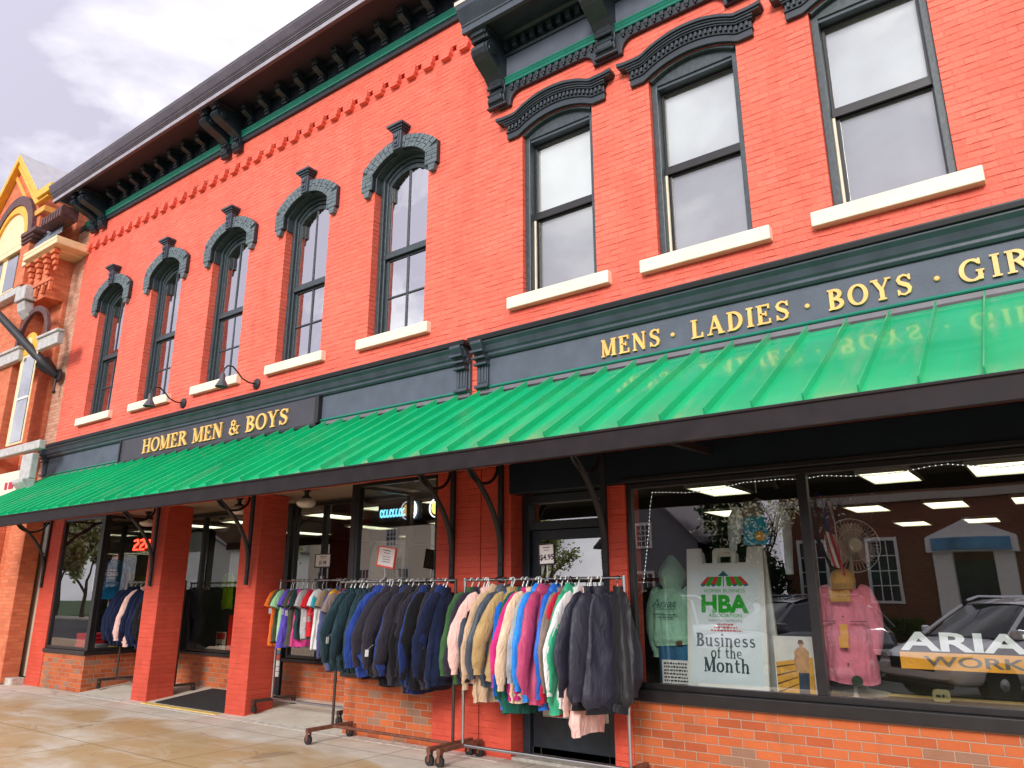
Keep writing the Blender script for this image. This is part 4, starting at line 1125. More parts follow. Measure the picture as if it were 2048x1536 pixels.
def garment(kind, seed, puff=1.0, Ln=.72, wide=1.0, slv=.58, slv_out=.0, fold=1.0):
    """a piece of clothing on its hanger: hanging point at the origin, shoulders along y, thin along x"""
    q = random.Random(seed)
    mb = MB()
    elb = q.uniform(-.02, .045)
    wt = [(0, .050), (.035, .082), (.09, .128), (.15, .160), (.24, .182), (.5, .215), (.90, .262), (.92, .262), (.935, .238), (1, .240)]
    if kind == 'tee' or wide > 1.09: wt = [(0, .052), (.03, .10), (.07, .155), (.12, .19), (.2, .205), (.55, .215), (.9, .225), (1, .225)]
    ht = [(0, .030), (.05, .034), (.14, .05), (.5, .062), (.90, .068), (.92, .068), (.935, .050), (1, .050)]
    if kind == 'tee': ht = [(0, .026), (.05, .03), (.14, .042), (.5, .05), (1, .05)]
    if kind == 'bomber': wt = wt[:-3] + [(.94, .262), (1, .20)]; ht[-1] = (1, .03)
    N_, rows_ = 44, 30
    p1, p2, p3 = q.uniform(0, 6), q.uniform(0, 6), q.uniform(0, 6)
    f1, f2 = q.choice((5, 6, 7)), q.choice((9, 11, 13))
    A = .011 * q.uniform(.7, 1.4) * puff * fold
    sway = q.uniform(-.03, .03)
    rows = []
    for i in range(rows_ + 1):
        t = i / rows_; t = t ** 1.25
        wv, hv = lerp_tab(wt, t) * wide, lerp_tab(ht, t) * puff
        z = -.115 - t * Ln
        row = []
        for k in range(N_):
            a = 2 * math.pi * k / N_
            ca, sa = math.cos(a), math.sin(a)
            y = wv * math.copysign(abs(ca) ** .75, ca); x = hv * math.copysign(abs(sa) ** .8, sa)
            d = A * min(1, t * 2.2) * (math.sin(f1 * a + p1 + 1.3 * t) + .6 * math.sin(f2 * a + p2 - 2.2 * t))
            d += .020 * puff * fold * noise.noise(Vector((y * 7 + seed, z * 6, x * 9 + seed * .37))) * min(1, t * 3)
            d += .008 * puff * noise.noise(Vector((y * 19 + seed, z * 22, sa * 3)))
            d += .016 * puff * fold * (.5 - abs(noise.noise(Vector((y * 11 + seed * 1.7, z * 5 + y * 6, sa * 1.5))) * 2)) * min(1, t * 3)
            x += d * (1 if sa >= 0 else -1) * (.35 + .65 * abs(sa)) + sway * t * t
            y += .010 * noise.noise(Vector((z * 9 + seed, a, 4.0)))
            zz = z + .012 * math.sin(2 * a + p3) * t
            row.append((x, y, zz))
        rows.append(row)
    mb.grid(rows, closed=True)
    # collar or hood
    if kind in ('hoodie', 'windbreaker'):
        rr = []
        for i in range(7):
            t = i / 6
            r0 = .05 + .055 * math.sin(math.pi * min(1, t * .9 + .1))
            rr.append([(.55 * r0 * math.sin(2 * math.pi * k / 18) + .01 * noise.noise(Vector((k * .8, t * 3, seed))), 1.15 * r0 * math.cos(2 * math.pi * k / 18), -.18 + t * .13 + .012 * math.cos(4 * math.pi * k / 18)) for k in range(18)])
        mb.grid(rr, closed=True)
    elif kind in ('jacket', 'bomber', 'shirt'):
        rr = []
        for i in range(4):
            t = i / 3
            rr.append([((.034 + .008 * t) * math.sin(2 * math.pi * k / 18), (.062 + .008 * t) * math.cos(2 * math.pi * k / 18), -.13 + t * .06 - .014 * math.cos(2 * math.pi * k / 18) ** 2) for k in range(18)])
        mb.grid(rr, closed=True)
    # sleeves
    for sd_ in (-1, 1):
        bend = q.uniform(-.045, .045); out_ = q.uniform(.015, .085) + slv_out
        if kind == 'tee':
            path = [(0, sd_ * .14, -.155), (0, sd_ * .19, -.20), (bend * .3, sd_ * .235, -.28), (bend * .5, sd_ * .265, -.36)]
            rad = [.05, .072, .075, .076]; fl = .55
        else:
            sl = slv
            if wide > 1.09: path = [(0, sd_ * .145, -.145), (0, sd_ * .195, -.185), (bend * .3, sd_ * (.225 + out_ * .3), -.30), (bend * .8, sd_ * (.235 + out_ * .7), -.18 - sl * .42), (bend, sd_ * (.235 + out_), -.18 - sl * .60), (bend * .7, sd_ * (.225 + out_ * .8), -.18 - sl * .86), (bend * .5, sd_ * (.22 + out_ * .7), -.18 - sl)]
            else: path = [(0, sd_ * .095, -.155), (0, sd_ * .150, -.205), (bend * .3, sd_ * (.200 + out_ * .3), -.31), (bend * .8, sd_ * (.245 + elb + out_ * .7), -.18 - sl * .45), (bend, sd_ * (.275 + elb + out_), -.18 - sl * .60), (bend * .7 + q.uniform(-.02, .02), sd_ * (.290 + out_ - elb * .2), -.18 - sl * .88), (bend * .5 + q.uniform(-.03, .03), sd_ * (.290 + out_ * .95 - elb * .2), -.18 - sl)]
            rad = [.05, .082, .096, .094, .086, .072, .050]; fl = .35
        pts = []; rads = []
        for (pa, pb, ra, rb) in zip(path[:-1], path[1:], rad[:-1], rad[1:]):
            for u in (0, .17, .33, .5, .67, .83): pts.append(Vector(pa).lerp(Vector(pb), u)); rads.append(ra + (rb - ra) * u)
        pts.append(Vector(path[-1])); rads.append(rad[-1])
        if kind in ('bomber', 'jacket', 'windbreaker', 'hoodie'): pts.append(Vector(path[-1]) + Vector((0, 0, -.012))); rads.append(rad[-1] * .78); pts.append(Vector(path[-1]) + Vector((0, 0, -.06))); rads.append(rad[-1] * .80)
        M_ = 18; rr = []
        for i, p in enumerate(pts):
            t_ = (pts[min(i + 1, len(pts) - 1)] - pts[max(0, i - 1)]).normalized()
            sx = Vector((1, 0, 0)); uy = t_.cross(sx).normalized()
            g = i / (len(pts) - 1); rg = []
            for k in range(M_):
                a = 2 * math.pi * k / M_
                r_ = rads[i] * (1 + .07 * math.sin(2 * a + p2 + 4 * g) * min(1, g * 3) + .09 * fold * noise.noise(Vector((p.y * 7 + seed, p.z * 7, a))) * min(1, g * 2) + .11 * fold * (.35 - abs(noise.noise(Vector((p.z * 9 + 2.5 * math.sin(a), a * 1.2, seed)))) * 2) * min(1, g * 2) + .18 * fold * (.4 - abs(noise.noise(Vector((a * 2.4, p.z * 2.5, seed + 9)))) * 2))
                rg.append(p + sx * math.cos(a) * r_ * fl * puff + uy * math.sin(a) * r_)
            rr.append(rg)
        mb.grid(rr, closed=True)
    return mb

def hanger_mb(style):
    b = MB()
    hook = [(0, .0 + .022 * math.sin(R(a)), .004 + .022 * math.cos(R(a))) for a in range(-100, 120, 20)] + [(0, .012, -.03), (0, 0, -.05), (0, 0, -.09)]
    b.tube([(p[0], p[1], p[2] - .008) for p in hook] + [(0, 0, -.125)], .0065, 6)
    b.tube([(0, -.17, -.225), (0, -.09, -.165), (0, 0, -.122), (0, .09, -.165), (0, .17, -.225)], .010, 6)
    return b

_fab = {}
def fabric(name, col, shiny=False):
    k = (name, shiny)
    if k not in _fab:
        m, n, l, p = newmat('fabric_' + name.replace(' ', '_'))
        t = n.new('ShaderNodeTexCoord')
        z = n.new('ShaderNodeTexNoise'); z.inputs['Scale'].default_value = 7; z.inputs['Detail'].default_value = 6
        l.new(t.outputs['Object'], z.inputs['Vector'])
        r = n.new('ShaderNodeValToRGB'); r.color_ramp.elements[0].position = .3; r.color_ramp.elements[1].position = .7
        r.color_ramp.elements[0].color = [c_ * .86 for c_ in col] + [1]; r.color_ramp.elements[1].color = [min(1, c_ * 1.12) for c_ in col] + [1]
        l.new(z.outputs['Fac'], r.inputs['Fac']); l.new(r.outputs['Color'], p.inputs['Base Color'])
        p.inputs['Roughness'].default_value = .55 if shiny else .9
        p.inputs['Specular IOR Level'].default_value = .5 if shiny else .2
        p.inputs['Sheen Weight'].default_value = .05 if shiny else .12
        w_ = n.new('ShaderNodeTexNoise'); w_.inputs['Scale'].default_value = 14 if shiny else 20; w_.inputs['Detail'].default_value = 7; w_.inputs['Distortion'].default_value = 1.2
        wm = n.new('ShaderNodeMapping'); wm.inputs['Scale'].default_value = (1, 1, .45); wm.inputs['Rotation'].default_value = (.35, 0, 0)
        l.new(t.outputs['Object'], wm.inputs['Vector']); l.new(wm.outputs['Vector'], w_.inputs['Vector'])
        b = n.new('ShaderNodeBump'); b.inputs['Strength'].default_value = 1.0; b.inputs['Distance'].default_value = .012 if shiny else .018
        l.new(w_.outputs['Fac'], b.inputs['Height']); l.new(b.outputs['Normal'], p.inputs['Normal'])
        _fab[k] = m
    return _fab[k]

COL = {  # base colours of the cloth
 'dark slate': (.018, .045, .058), 'black': (.010, .010, .013), 'royal blue': (.022, .055, .27), 'charcoal': (.030, .026, .038), 'navy': (.010, .017, .055),
 'bright navy': (.015, .035, .16), 'forest green': (.045, .12, .04), 'dark plum grey': (.038, .03, .05), 'slate grey': (.06, .075, .105), 'pale pink': (.88, .56, .50),
 'lime green': (.42, .74, .01), 'khaki': (.50, .34, .15), 'bottle green': (.008, .11, .075), 'magenta': (.62, .03, .22), 'peach': (.88, .64, .44), 'pale grey': (.40, .44, .48),
 'bright blue': (.01, .25, .82), 'raspberry': (.50, .055, .15), 'cobalt blue': (.008, .14, .62), 'taupe': (.30, .21, .18), 'crimson': (.62, .015, .05), 'emerald green': (.03, .38, .20),
 'white': (.80, .80, .80), 'midnight navy': (.018, .018, .036), 'orange': (.86, .17, .02), 'olive': (.075, .08, .045), 'mint': (.36, .66, .36), 'purple': (.14, .09, .55),
 'dark teal': (.02, .05, .055), 'hot pink': (.70, .06, .28), 'silver grey': (.45, .43, .44), 'red': (.66, .02, .03), 'tan': (.42, .28, .18), 'amber yellow': (.88, .44, .02), 'dusty blue': (.09, .11, .25), 'brown grey': (.24, .18, .16), 'beige': (.62, .43, .28), 'burgundy': (.16, .012, .03), 'denim blue': (.05, .16, .36), 'turquoise': (.03, .42, .55)}
NUM = ['first', 'second', 'third', 'fourth', 'fifth', 'sixth', 'seventh', 'eighth', 'ninth', 'tenth', 'eleventh', 'twelfth', 'thirteenth', 'fourteenth', 'fifteenth']
WORD = {'jacket': 'jacket', 'bomber': 'bomber jacket', 'windbreaker': 'hooded windbreaker', 'hoodie': 'hooded sweatshirt', 'tee': 't-shirt', 'shirt': 'long-sleeved shirt'}

def hang_row(items, x0, x1, y, zr, place, group, seed):
    """items: (colour, kind, yaw in degrees, scale of length, puff)"""
    q = random.Random(seed)
    n = len(items); seen = {}; tot = {}
    wts = [{'bomber': 2.0}.get(it[1], 1.0) for it in items]; cum = [sum(wts[:i]) + wts[i] / 2 for i in range(n)]
    for it in items: tot[(it[0], it[1])] = tot.get((it[0], it[1]), 0) + 1
    for i, (c_, kind, yaw, ls, puff, dy) in enumerate(items):
        key = (c_, kind); seen[key] = seen.get(key, 0) + 1
        x = x0 + (x1 - x0) * cum[i] / sum(wts) + q.uniform(-.015, .015)
        Ln = {'tee': .66, 'jacket': .86, 'bomber': .82, 'windbreaker': .88, 'hoodie': .86, 'shirt': .86}[kind] * ls
        slv = {'tee': .2, 'jacket': .66, 'bomber': .66, 'windbreaker': .68, 'hoodie': .66, 'shirt': .66}[kind] * ls
        g = garment(kind, seed * 50 + i, puff, Ln, q.uniform(.94, 1.06), slv)
        nm = {'tee': 't_shirt', 'bomber': 'bomber_jacket', 'hoodie': 'hoodie', 'shirt': 'shirt'}.get(kind, kind)
        o = g.build(nm, fabric(c_, COL[c_], kind in ('windbreaker', 'bomber')), smooth=180, fix=True)
        o.location = (x, y + dy + q.uniform(-.02, .02), zr); o.rotation_euler = (R(q.uniform(-2, 2)), R(q.uniform(-3, 3)), R(yaw + q.uniform(-9, 9)))
        if tot[key] == 1: lb = '%s %s hanging on the %s' % (c_, WORD[kind], place)
        else: lb = '%s %s, %s of its kind from the far end of the %s' % (c_, WORD[kind], NUM[min(14, seen[key] - 1)], place)
        tag(o, lb, WORD[kind].split()[-1], group)
        hk = hanger_mb(0).build('hanger', M['hanger_black'] if q.random() < .2 else M['hanger'], o, local=True, smooth=50)
        if q.random() < .4 and place != 'far rack':
            tg = MB(); ty, tz = -.27 - .05 * q.random(), -.30 - slv * q.uniform(.25, .75); tg.box(-.002, .002, ty - .06, ty - .02, tz - .07, tz); tg.tube([(0, ty - .04, tz), (0, ty + .03, tz + .05)], .0012, 4)
            tg.build('price_tag', M['white'], o, local=True)
        if kind == 'bomber':
            bb = MB(); zz = -.115 - Ln
            rw = [[((.045 + .004 * j) * math.sin(2 * math.pi * k / 28) + .004 * math.sin(k * 2.5), (.20 + .01 * j) * math.copysign(abs(math.cos(2 * math.pi * k / 28)) ** .75, math.cos(2 * math.pi * k / 28)), zz + .03 - .035 * j) for k in range(28)] for j in (0, 1, 2)]
            bb.grid(rw, closed=True); bb.build('hem_band', fabric('black', COL['black']), o, local=True, smooth=180)

# ------------------------------------------------------------------ clothes racks
def caster(mb, x, y, z0, d, r=.05):
    mb.lathe([(r * .5, -.018), (r, -.016), (r, .016), (r * .5, .018)], (x, y, z0 + r), 16, mi=1, axis='y')
    mb.box(x - .016, x + .016, y - .028, y - .020, z0 + r * .8, z0 + 2.4 * r); mb.box(x - .016, x + .016, y + .020, y + .028, z0 + r * .8, z0 + 2.4 * r)
    mb.box(x - .022, x + .022, y - .028, y + .028, z0 + 2.4 * r, z0 + 2.55 * r)
def rack(x0, x1, y, zr, z0, foot, mt_post, mt_base, label, over=0.0, hang_z=0.0, yb=None):
    t = thing('clothes_rack', label, 'clothes rack', ((x0 + x1) / 2, y, z0), 0, 'rolling clothes racks in front of the shop')
    ya, yb = foot
    b = MB(); b.tube([(x0 - over, y, zr), (x1 + over, y, zr)], .015, 10); b.build('rail', M['chrome'], t, smooth=50)
    for xx in (x0, x1):
        p = MB(); p.tube([(xx, y, z0 + .14), (xx, y, zr + (.0 if over else .02))], .0165, 10); p.tube([(xx, y, .62), (xx, y, .67)], .021, 10)
        po = p.build('post', mt_post, t, smooth=50)
        f = MB(); f.box(xx - .022, xx + .022, ya, yb, z0 + .128, z0 + .168); f.build('foot', mt_base, t, bevel=.004)
        for yy in (ya + .03, yb - .03):
            c_ = MB(); caster(c_, xx, yy, z0, 0); c_.build('caster', [mt_base, M['rubber']], t, smooth=40)
    f = MB(); f.tube([(x0 + .0, y, z0 + .15), (x1, y, z0 + .15)], .016, 10); f.build('base_bar', mt_base if mt_post is not M['chrome'] else M['chrome'], t, smooth=50)
    return t
ZR = 1.755
rack(-7.24, -5.42, -.35, ZR, 0, (-.72, -.05), M['brownmetal'], M['rust'], 'rusty rolling clothes rack full of dark jackets')
rack(-5.29, -3.40, -.35, ZR, 0, (-.72, -.05), M['chrome'], M['rust'], 'chrome rolling clothes rack full of bright jackets')
rack(-9.45, -7.72, .45, 1.80, .05, (.14, .86), M['chrome'], M['brownmetal'], 'rolling clothes rack of coloured t-shirts behind the rusty rack')
rack(-13.90, -12.05, .52, 1.82, .055, (.20, .88), M['brownmetal'], M['brownmetal'], 'far rolling clothes rack beside the farther brick pillar')

j = lambda c_, k='jacket', yaw=0, ls=1.0, puff=1.0, dy=0.0: (c_, k, yaw, ls, puff, dy)
hang_row([j('brown grey', 'tee', 6, 1.0), j('dark slate', 'jacket', 4, .98), j('dark slate', 'jacket', 2), j('dark slate', 'jacket', 3, 1.02), j('dark slate', 'jacket', 0), j('dark slate', 'jacket', 5), j('dark slate', 'jacket', 2, 1.04), j('black', 'hoodie', 0, 1.08),
          j('royal blue', 'hoodie', -4, 1.05), j('royal blue', 'hoodie', -8, 1.05), j('royal blue', 'hoodie', -10, 1.0), j('charcoal', 'hoodie', -16, 1.0, 1.2, -.05), j('black', 'hoodie', 0, 1.15), j('charcoal', 'hoodie', -14, 1.05, 1.2, -.05), j('bright navy', 'hoodie', -4, 1.1),
          j('charcoal', 'hoodie', -10, 1.12), j('black', 'hoodie', 4, 1.2), j('charcoal', 'hoodie', -8, 1.12), j('bright navy', 'hoodie', 0, 1.2), j('black', 'jacket', -3, 1.15), j('charcoal', 'hoodie', -6, 1.15), j('bright navy', 'hoodie', -8, 1.05), j('navy', 'jacket', 0, 1.1)],
         -7.18, -5.50, -.35, ZR, 'rusty rack', 'dark clothes on the rusty rack', 3)
hang_row([j('forest green', 'jacket', -12, 1.05), j('dark plum grey', 'jacket', -10, 1.05), j('slate grey', 'jacket', -4, 1.05, 1.1), j('black', 'jacket', 0, 1.1), j('pale pink', 'jacket', -30, 1.0, 1.2, -.11), j('beige', 'hoodie', -5, 1.22), j('lime green', 'jacket', -4, .9, .8, .05), j('slate grey', 'windbreaker', -14, 1.02, 1.1, -.02),
          j('cobalt blue', 'jacket', 0, 1.25), j('khaki', 'jacket', -24, .98, 1.2, -.07), j('bottle green', 'jacket', 0, 1.3), j('magenta', 'jacket', -6, 1.15), j('peach', 'jacket', -8, 1.18), j('pale grey', 'jacket', -10, 1.06), j('bright blue', 'windbreaker', -16, 1.12, 1.25, -.05),
          j('raspberry', 'windbreaker', -10, 1.15, 1.3, -.07), j('cobalt blue', 'windbreaker', 0, 1.2, 1.2, -.03), j('taupe', 'jacket', 0, 1.15), j('crimson', 'jacket', 4, 1.28), j('emerald green', 'windbreaker', 2, 1.22, 1.3, -.06), j('white', 'jacket', 6, 1.2, .9), j('pale pink', 'jacket', 0, 1.45, .8, .03), j('midnight navy', 'bomber', -14, 1.2, 1.0, -.04), j('midnight navy', 'bomber', -34, 1.22, 1.0, -.10), j('black', 'bomber', 58, 1.2, .9, .0)],
         -5.22, -3.40, -.35, ZR, 'chrome rack', 'bright clothes on the chrome rack', 4)
hang_row([j('orange', 'tee', -14, 1.15), j('olive', 'tee', -6, 1.1), j('mint', 'tee', 0, 1.05), j('purple', 'tee', 4, 1.2), j('olive', 'tee', -6, 1.15), j('dark teal', 'tee', 0), j('hot pink', 'tee', -10, 1.15), j('silver grey', 'tee', 0, 1.0), j('red', 'tee', -4, .95), j('turquoise', 'tee', 0, 1.15), j('white', 'tee', -10, 1.2), j('tan', 'tee', 0, .95), j('dusty blue', 'shirt', 0, 1.2), j('amber yellow', 'tee', -10, 1.3), j('hot pink', 'tee', 0, 1.05), j('dusty blue', 'tee', 0, 1.05)],
         -9.38, -7.80, .45, 1.80, 't-shirt rack', 't-shirts on the rack behind', 5)
hang_row([j('navy', 'jacket', -12, 1.1), j('navy', 'jacket', -8, 1.1), j('navy', 'jacket', -6, 1.1), j('pale pink', 'jacket', -10, 1.1), j('navy', 'jacket', -10, 1.1), j('navy', 'jacket', -8, 1.15), j('navy', 'jacket', -6, 1.15), j('black', 'jacket', -6, 1.1), j('black', 'jacket', -4, 1.1), j('black', 'jacket', -6, 1.1), j('black', 'jacket', -8, 1.1), j('black', 'jacket', -10, 1.1)],
         -13.86, -12.1, .52, 1.82, 'far rack', 'dark clothes on the far rack', 6)

# price cards on the racks
def price_sign(x, y, z, w_, h, tilt, m_edge, text, label, yaw=0):
    t = thing('price_sign', label, 'sign', (x, y, z), R(yaw), 'price cards on the racks')
    b = MB(); b.tube([(0, 0, 0), (0, 0, .13)], .007, 8); b.box(-.02, .02, -.016, .016, -.02, .02); b.build('stem', M['chrome'], t, local=True, smooth=40)
    ca, sa = math.cos(R(tilt)), math.sin(R(tilt))
    def T(b_):
        b_.v = [(px * ca - pz * sa, py, .13 + px * sa + pz * ca) for px, py, pz in b_.v]; return b_
    e = .012
    b = MB(); ring(b, [(-w_ / 2, 0), (-w_ / 2, h), (w_ / 2, h), (w_ / 2, 0)], [(-w_ / 2 + e, e * 1.4), (-w_ / 2 + e, h - e), (w_ / 2 - e, h - e), (w_ / 2 - e, e * 1.4)], -.012, .012, closed=True); T(b).build('frame', m_edge, t, local=True, bevel=.002)
    b = MB(); b.box(-w_ / 2 + e, w_ / 2 - e, -.004, .004, e * 1.4, h - e); T(b).build('card', mat('paper', (.72, .68, .68), .7, var=.04), t, local=True)
    b = MB()
    bars(b, -w_ * .22, w_ * .22, h * .80, h * .05, -.0045, 3 + int(x * 10)); bars(b, -w_ * .16, w_ * .16, h * .68, h * .04, -.0045, 4 + int(x * 10))
    if text: plain_text(b, text, 0, h * .25, h * .26, 0, .0052, bold=.03, align='C')
    else:
        for k in range(3): bars(b, -w_ * .2, w_ * .24, h * (.5 - .12 * k), h * .035, -.0045, 9 + k)
    T(b).build('print', M['black'], t, local=True, fix=False)
price_sign(-8.55, .45, 1.84, .33, .19, -1, M['black'], '$1.98', 'small grey price card above the t-shirt rack')
price_sign(-6.50, -.35, 1.78, .29, .235, -9, mat('orange_red_plastic', (.72, .06, .025), .4, var=.08), None, 'tilted price card in a red-orange frame on the rusty rack', yaw=0)
price_sign(-4.24, -.35, 1.755, .19, .21, 2, M['black'], '$4.95', 'narrow black-edged price card on the chrome rack')

# ------------------------------------------------------------------ things in the windows
def mannequin_form(x, y, zb, zt, label, cat, name='mannequin', rz=0):
    t = thing(name, label, cat, (x, y, zb), rz)
    b = MB(); b.lathe([(.16, 0), (.16, .012), (.03, .03), (.016, .05), (.016, zt - zb - .06), (.05, zt - zb - .03), (.055, zt - zb + .06), (.03, zt - zb + .08)], (0, 0, 0), 20)
    b.build('stand', mat('pale_form', (.55, .50, .44), .6), t, local=True, smooth=40)
    return t
# pink work shirt with cap
t = mannequin_form(-1.70, .52, .745, 1.66, 'pink long-sleeved work shirt and tan cap on a display form behind the glass', 'mannequin')
g = garment('shirt', 901, 2.3, .80, 1.12, .50, -.045, fold=.45); g.v = [(-py * .80, px * .8, pz + 1.70 - .745 + .10) for px, py, pz in g.v]
g.build('shirt', fabric('rose pink', (.90, .26, .34)), t, local=True, smooth=180)
b = MB()
b.box(-.19, -.06, -.175, -.155, .64, .645); b.box(.06, .19, -.175, -.155, .64, .645)
for z in (.30, .42, .54, .68): b.lathe([(.008, 0), (.006, -.006), (0.001, -.007)], (0, -.155, z), 8, axis='y')
b.build('buttons', M['black'], t, local=True)
b = MB(); b.box(-.03, .035, -.185, -.18, .50, .62); b.box(-.045, .03, -.19, -.186, .43, .52); b.build('swing_tag', mat('orange_tag', (.85, .38, .05), .5), t, local=True)
b = MB(); b.lathe([(.045, 0), (.045, -.01), (.0, -.012)], (.06, -.165, .17), 16, axis='y'); b.build('round_badge', mat('dark_badge', (.03, .05, .03), .4), t, local=True)
b = MB(); b.lathe([(.105, .0), (.105, .04), (.09, .09), (.055, .12), (.0, .128)], (.0, -.02, .955), 20); 
rows = [[(.10 * (1 + .75 * u * 0) * math.cos(R(a)) * 1.0, -.02 - .105 * math.sin(R(a)) - u * .12 * math.sin(R(a)), .955 - u * .05) for a in range(20, 161, 10)] for u in (0, .5, 1)]
b.grid(rows); b.build('cap', fabric('cap tan', (.72, .40, .12)), t, local=True, smooth=60)
b = MB(); b.box(-.085, .085, -.19, -.172, .80, .90); b.build('cap_label', fabric('cap tan', (.72, .40, .12)), t, local=True, bevel=.02)

# mint hoodie and jeans seen from the back
t = mannequin_form(-3.42, .72, .745, 1.72, 'mint green hooded sweatshirt and blue jeans on a form seen from behind', 'mannequin')
g = garment('hoodie', 902, 2.5, .56, 1.10, .56, -.03, fold=.45); g.v = [(-py * .88, px * .85, pz + 1.05) for px, py, pz in g.v]
g.build('hoodie', fabric('mint hoodie', (.45, .82, .60)), t, local=True, smooth=180)
b = MB(); rr = []
for i in range(9):
    u = i / 8; r0 = .125 * math.sin(math.pi * (.18 + .80 * u)) + .012
    rr.append([(r0 * math.cos(2 * math.pi * k / 24) * 1.02 + .012 * noise.noise(Vector((k * .7, u * 5, 2))), r0 * math.sin(2 * math.pi * k / 24) * 1.1 + .02, .915 + u * .34) for k in range(24)])
b.grid(rr, closed=True); b.add(rr[-1], [tuple(range(24))]); b.build('hood', fabric('mint hoodie', (.45, .82, .60)), t, local=True, smooth=180)
b = MB()
for sd_ in (-1, 1):
    b.grid([[(sd_ * (.075 + .02 * u) + (.105 - .02 * u) * math.cos(2 * math.pi * k / 20), .02 + (.12 - .04 * u) * math.sin(2 * math.pi * k / 20) + .008 * noise.noise(Vector((k, u * 7, sd_))), .50 - .49 * u) for k in range(20)] for u in [v_ / 8 for v_ in range(9)]], closed=True)
b.build('jeans', fabric('jeans blue', (.045, .20, .38)), t, local=True, smooth=180)
b = MB(); b.box(.07, .13, -.128, -.118, .38, .42); b.build('leather_patch', mat('leather', (.12, .05, .025), .6), t, local=True)
b = MB(); f3 = lambda px, pz, d: (px, -.155 - d, pz)
plain_text(b, 'Ariat', -.01, .74, .085, 0, .0, width=.27, bold=.0, align='C', shear=.35, fn=lambda px, pz, d: (px, -.185, pz)); b.box(-.10, .10, -.186, -.182, .715, .721)
bars(b, -.13, .12, .665, .016, -.18, 21); bars(b, -.08, .08, .635, .016, -.18, 22)
b.build('print', mat('green_print', (.02, .20, .15), .6), t, local=True, fix=False)

# white sandwich board
SBX, SBY, SBZ = -2.735, .30, .748
t = thing('sandwich_board', 'white sandwich board reading HBA Business of the Month', 'sandwich board', (SBX, SBY, SBZ)); t.rotation_euler = (R(-6.5), 0, R(-1))
W_, H_ = .76, 1.155
def leaf(nm):
    b = MB(); hw = W_ / 2; d0, d1 = -.02, .02
    p = [(-hw, 0), (-hw + .10, 0), (-hw + .11, .035), (hw - .11, .035), (hw - .10, 0), (hw, 0), (hw, 1.30), (hw - .15, 1.30), (hw - .165, H_), (-hw + .165, H_), (-hw + .15, 1.30), (-hw, 1.30)]
    b.prism(p, d0, d1)
    o_ = [(-.115, H_), (-.115, H_ + .115), (-.09, H_ + .14), (.09, H_ + .14), (.115, H_ + .115), (.115, H_)]
    i_ = [(-.07, H_), (-.07, H_ + .085), (-.06, H_ + .095), (.06, H_ + .095), (.07, H_ + .085), (.07, H_)]
    ring(b, o_, i_, d0 + .002, d1 - .002)
    return b
WH = mat('sign_white', (.84, .86, .80), .4, var=.03)
leaf('a').build('front_leaf', WH, t, local=True, bevel=.012)
b = leaf('b'); th = R(16); b.v = [(px, (py + .045) + (1.30 - pz) * math.sin(th), pz + (1.30 - pz) * (1 - math.cos(th)) - .03) for px, py, pz in b.v]
b.build('rear_leaf', WH, t, local=True, bevel=.012)
b = MB(); b.box(-W_ / 2 + .04, W_ / 2 - .04, -.0245, -.0205, .075, 1.09); pst = b.build('poster', mat('poster_white', (.80, .90, .93), .35, var=.03), t, local=True)
b = MB(); yf = -.0255
GR, RD, TL_, BK, GY = [mat('print_%d' % i, c_, .5, var=.06) for i, c_ in enumerate([(.01, .42, .015), (.66, .03, .04), (.01, .13, .16), (.01, .02, .03), (.22, .24, .26)])]
n_ = 9
for k in range(n_):
    a0 = -.165 + .33 * k / n_; a1 = -.165 + .33 * (k + 1) / n_; c0 = -.235 + .47 * k / n_; c1 = -.235 + .47 * (k + 1) / n_
    mi = [1, 0, 1, 0, 3, 0, 1, 0, 1][k]
    if mi == 3: continue
    b.add([(a0, yf, 1.025), (a1, yf, 1.025), (c1, yf, .955), (c0, yf, .955)], [(0, 1, 2, 3)], mi)
    cx = (c0 + c1) / 2; rr_ = (c1 - c0) / 2
    b.add([(cx + rr_ * math.cos(R(a)), yf - .0004, .956 + .8 * rr_ * math.sin(R(a))) for a in range(180, 361, 20)], [tuple(range(10))], 2 if mi == 1 else 0)
b.add([(-.06, yf, 1.03), (.05, yf, 1.03), (.0, yf, 1.075), (-.005, yf, 1.09), (-.01, yf, 1.075)], [(0, 1, 2, 3, 4)], 2)
b.box(-.009, -.001, yf, yf + .001, .935, 1.03, 2)
plain_text(b, 'HOMER BUSINESS', 0, .880, .034, yf, .0, width=.40, align='C', mi=0)
plain_text(b, 'HBA', 0, .705, .155, yf, .0, width=.46, bold=.045, align='C', mi=0)
plain_text(b, 'ASSOCIATION', 0, .658, .032, yf, .0, width=.32, align='C', bold=.01, mi=0)
plain_text(b, 'www.homerba.org', 0, .618, .026, yf, .0, width=.33, align='C', mi=4)
bars(b, -.08, .08, .585, .018, yf + .0008, 31, 1); bars(b, -.11, .12, .558, .018, yf + .0008, 32, 1); bars(b, -.14, .16, .53, .018, yf + .0008, 33, 1)
b.build('logo_print', [GR, RD, TL_, BK, GY], t, local=True, fix=False)
b = MB()
serif_text(b, 'Business', -.285, .395, .118, yf + .0012, .001, track=.04, width=.57, mi=0)
serif_text(b, 'of the', -.145, .295, .10, yf + .0012, .001, track=.04, width=.30)
serif_text(b, 'Month', -.215, .175, .125, yf + .0012, .001, track=.04, width=.44)
b.build('slogan_print', mat('ink', (.012, .05, .06), .5), t, local=True)

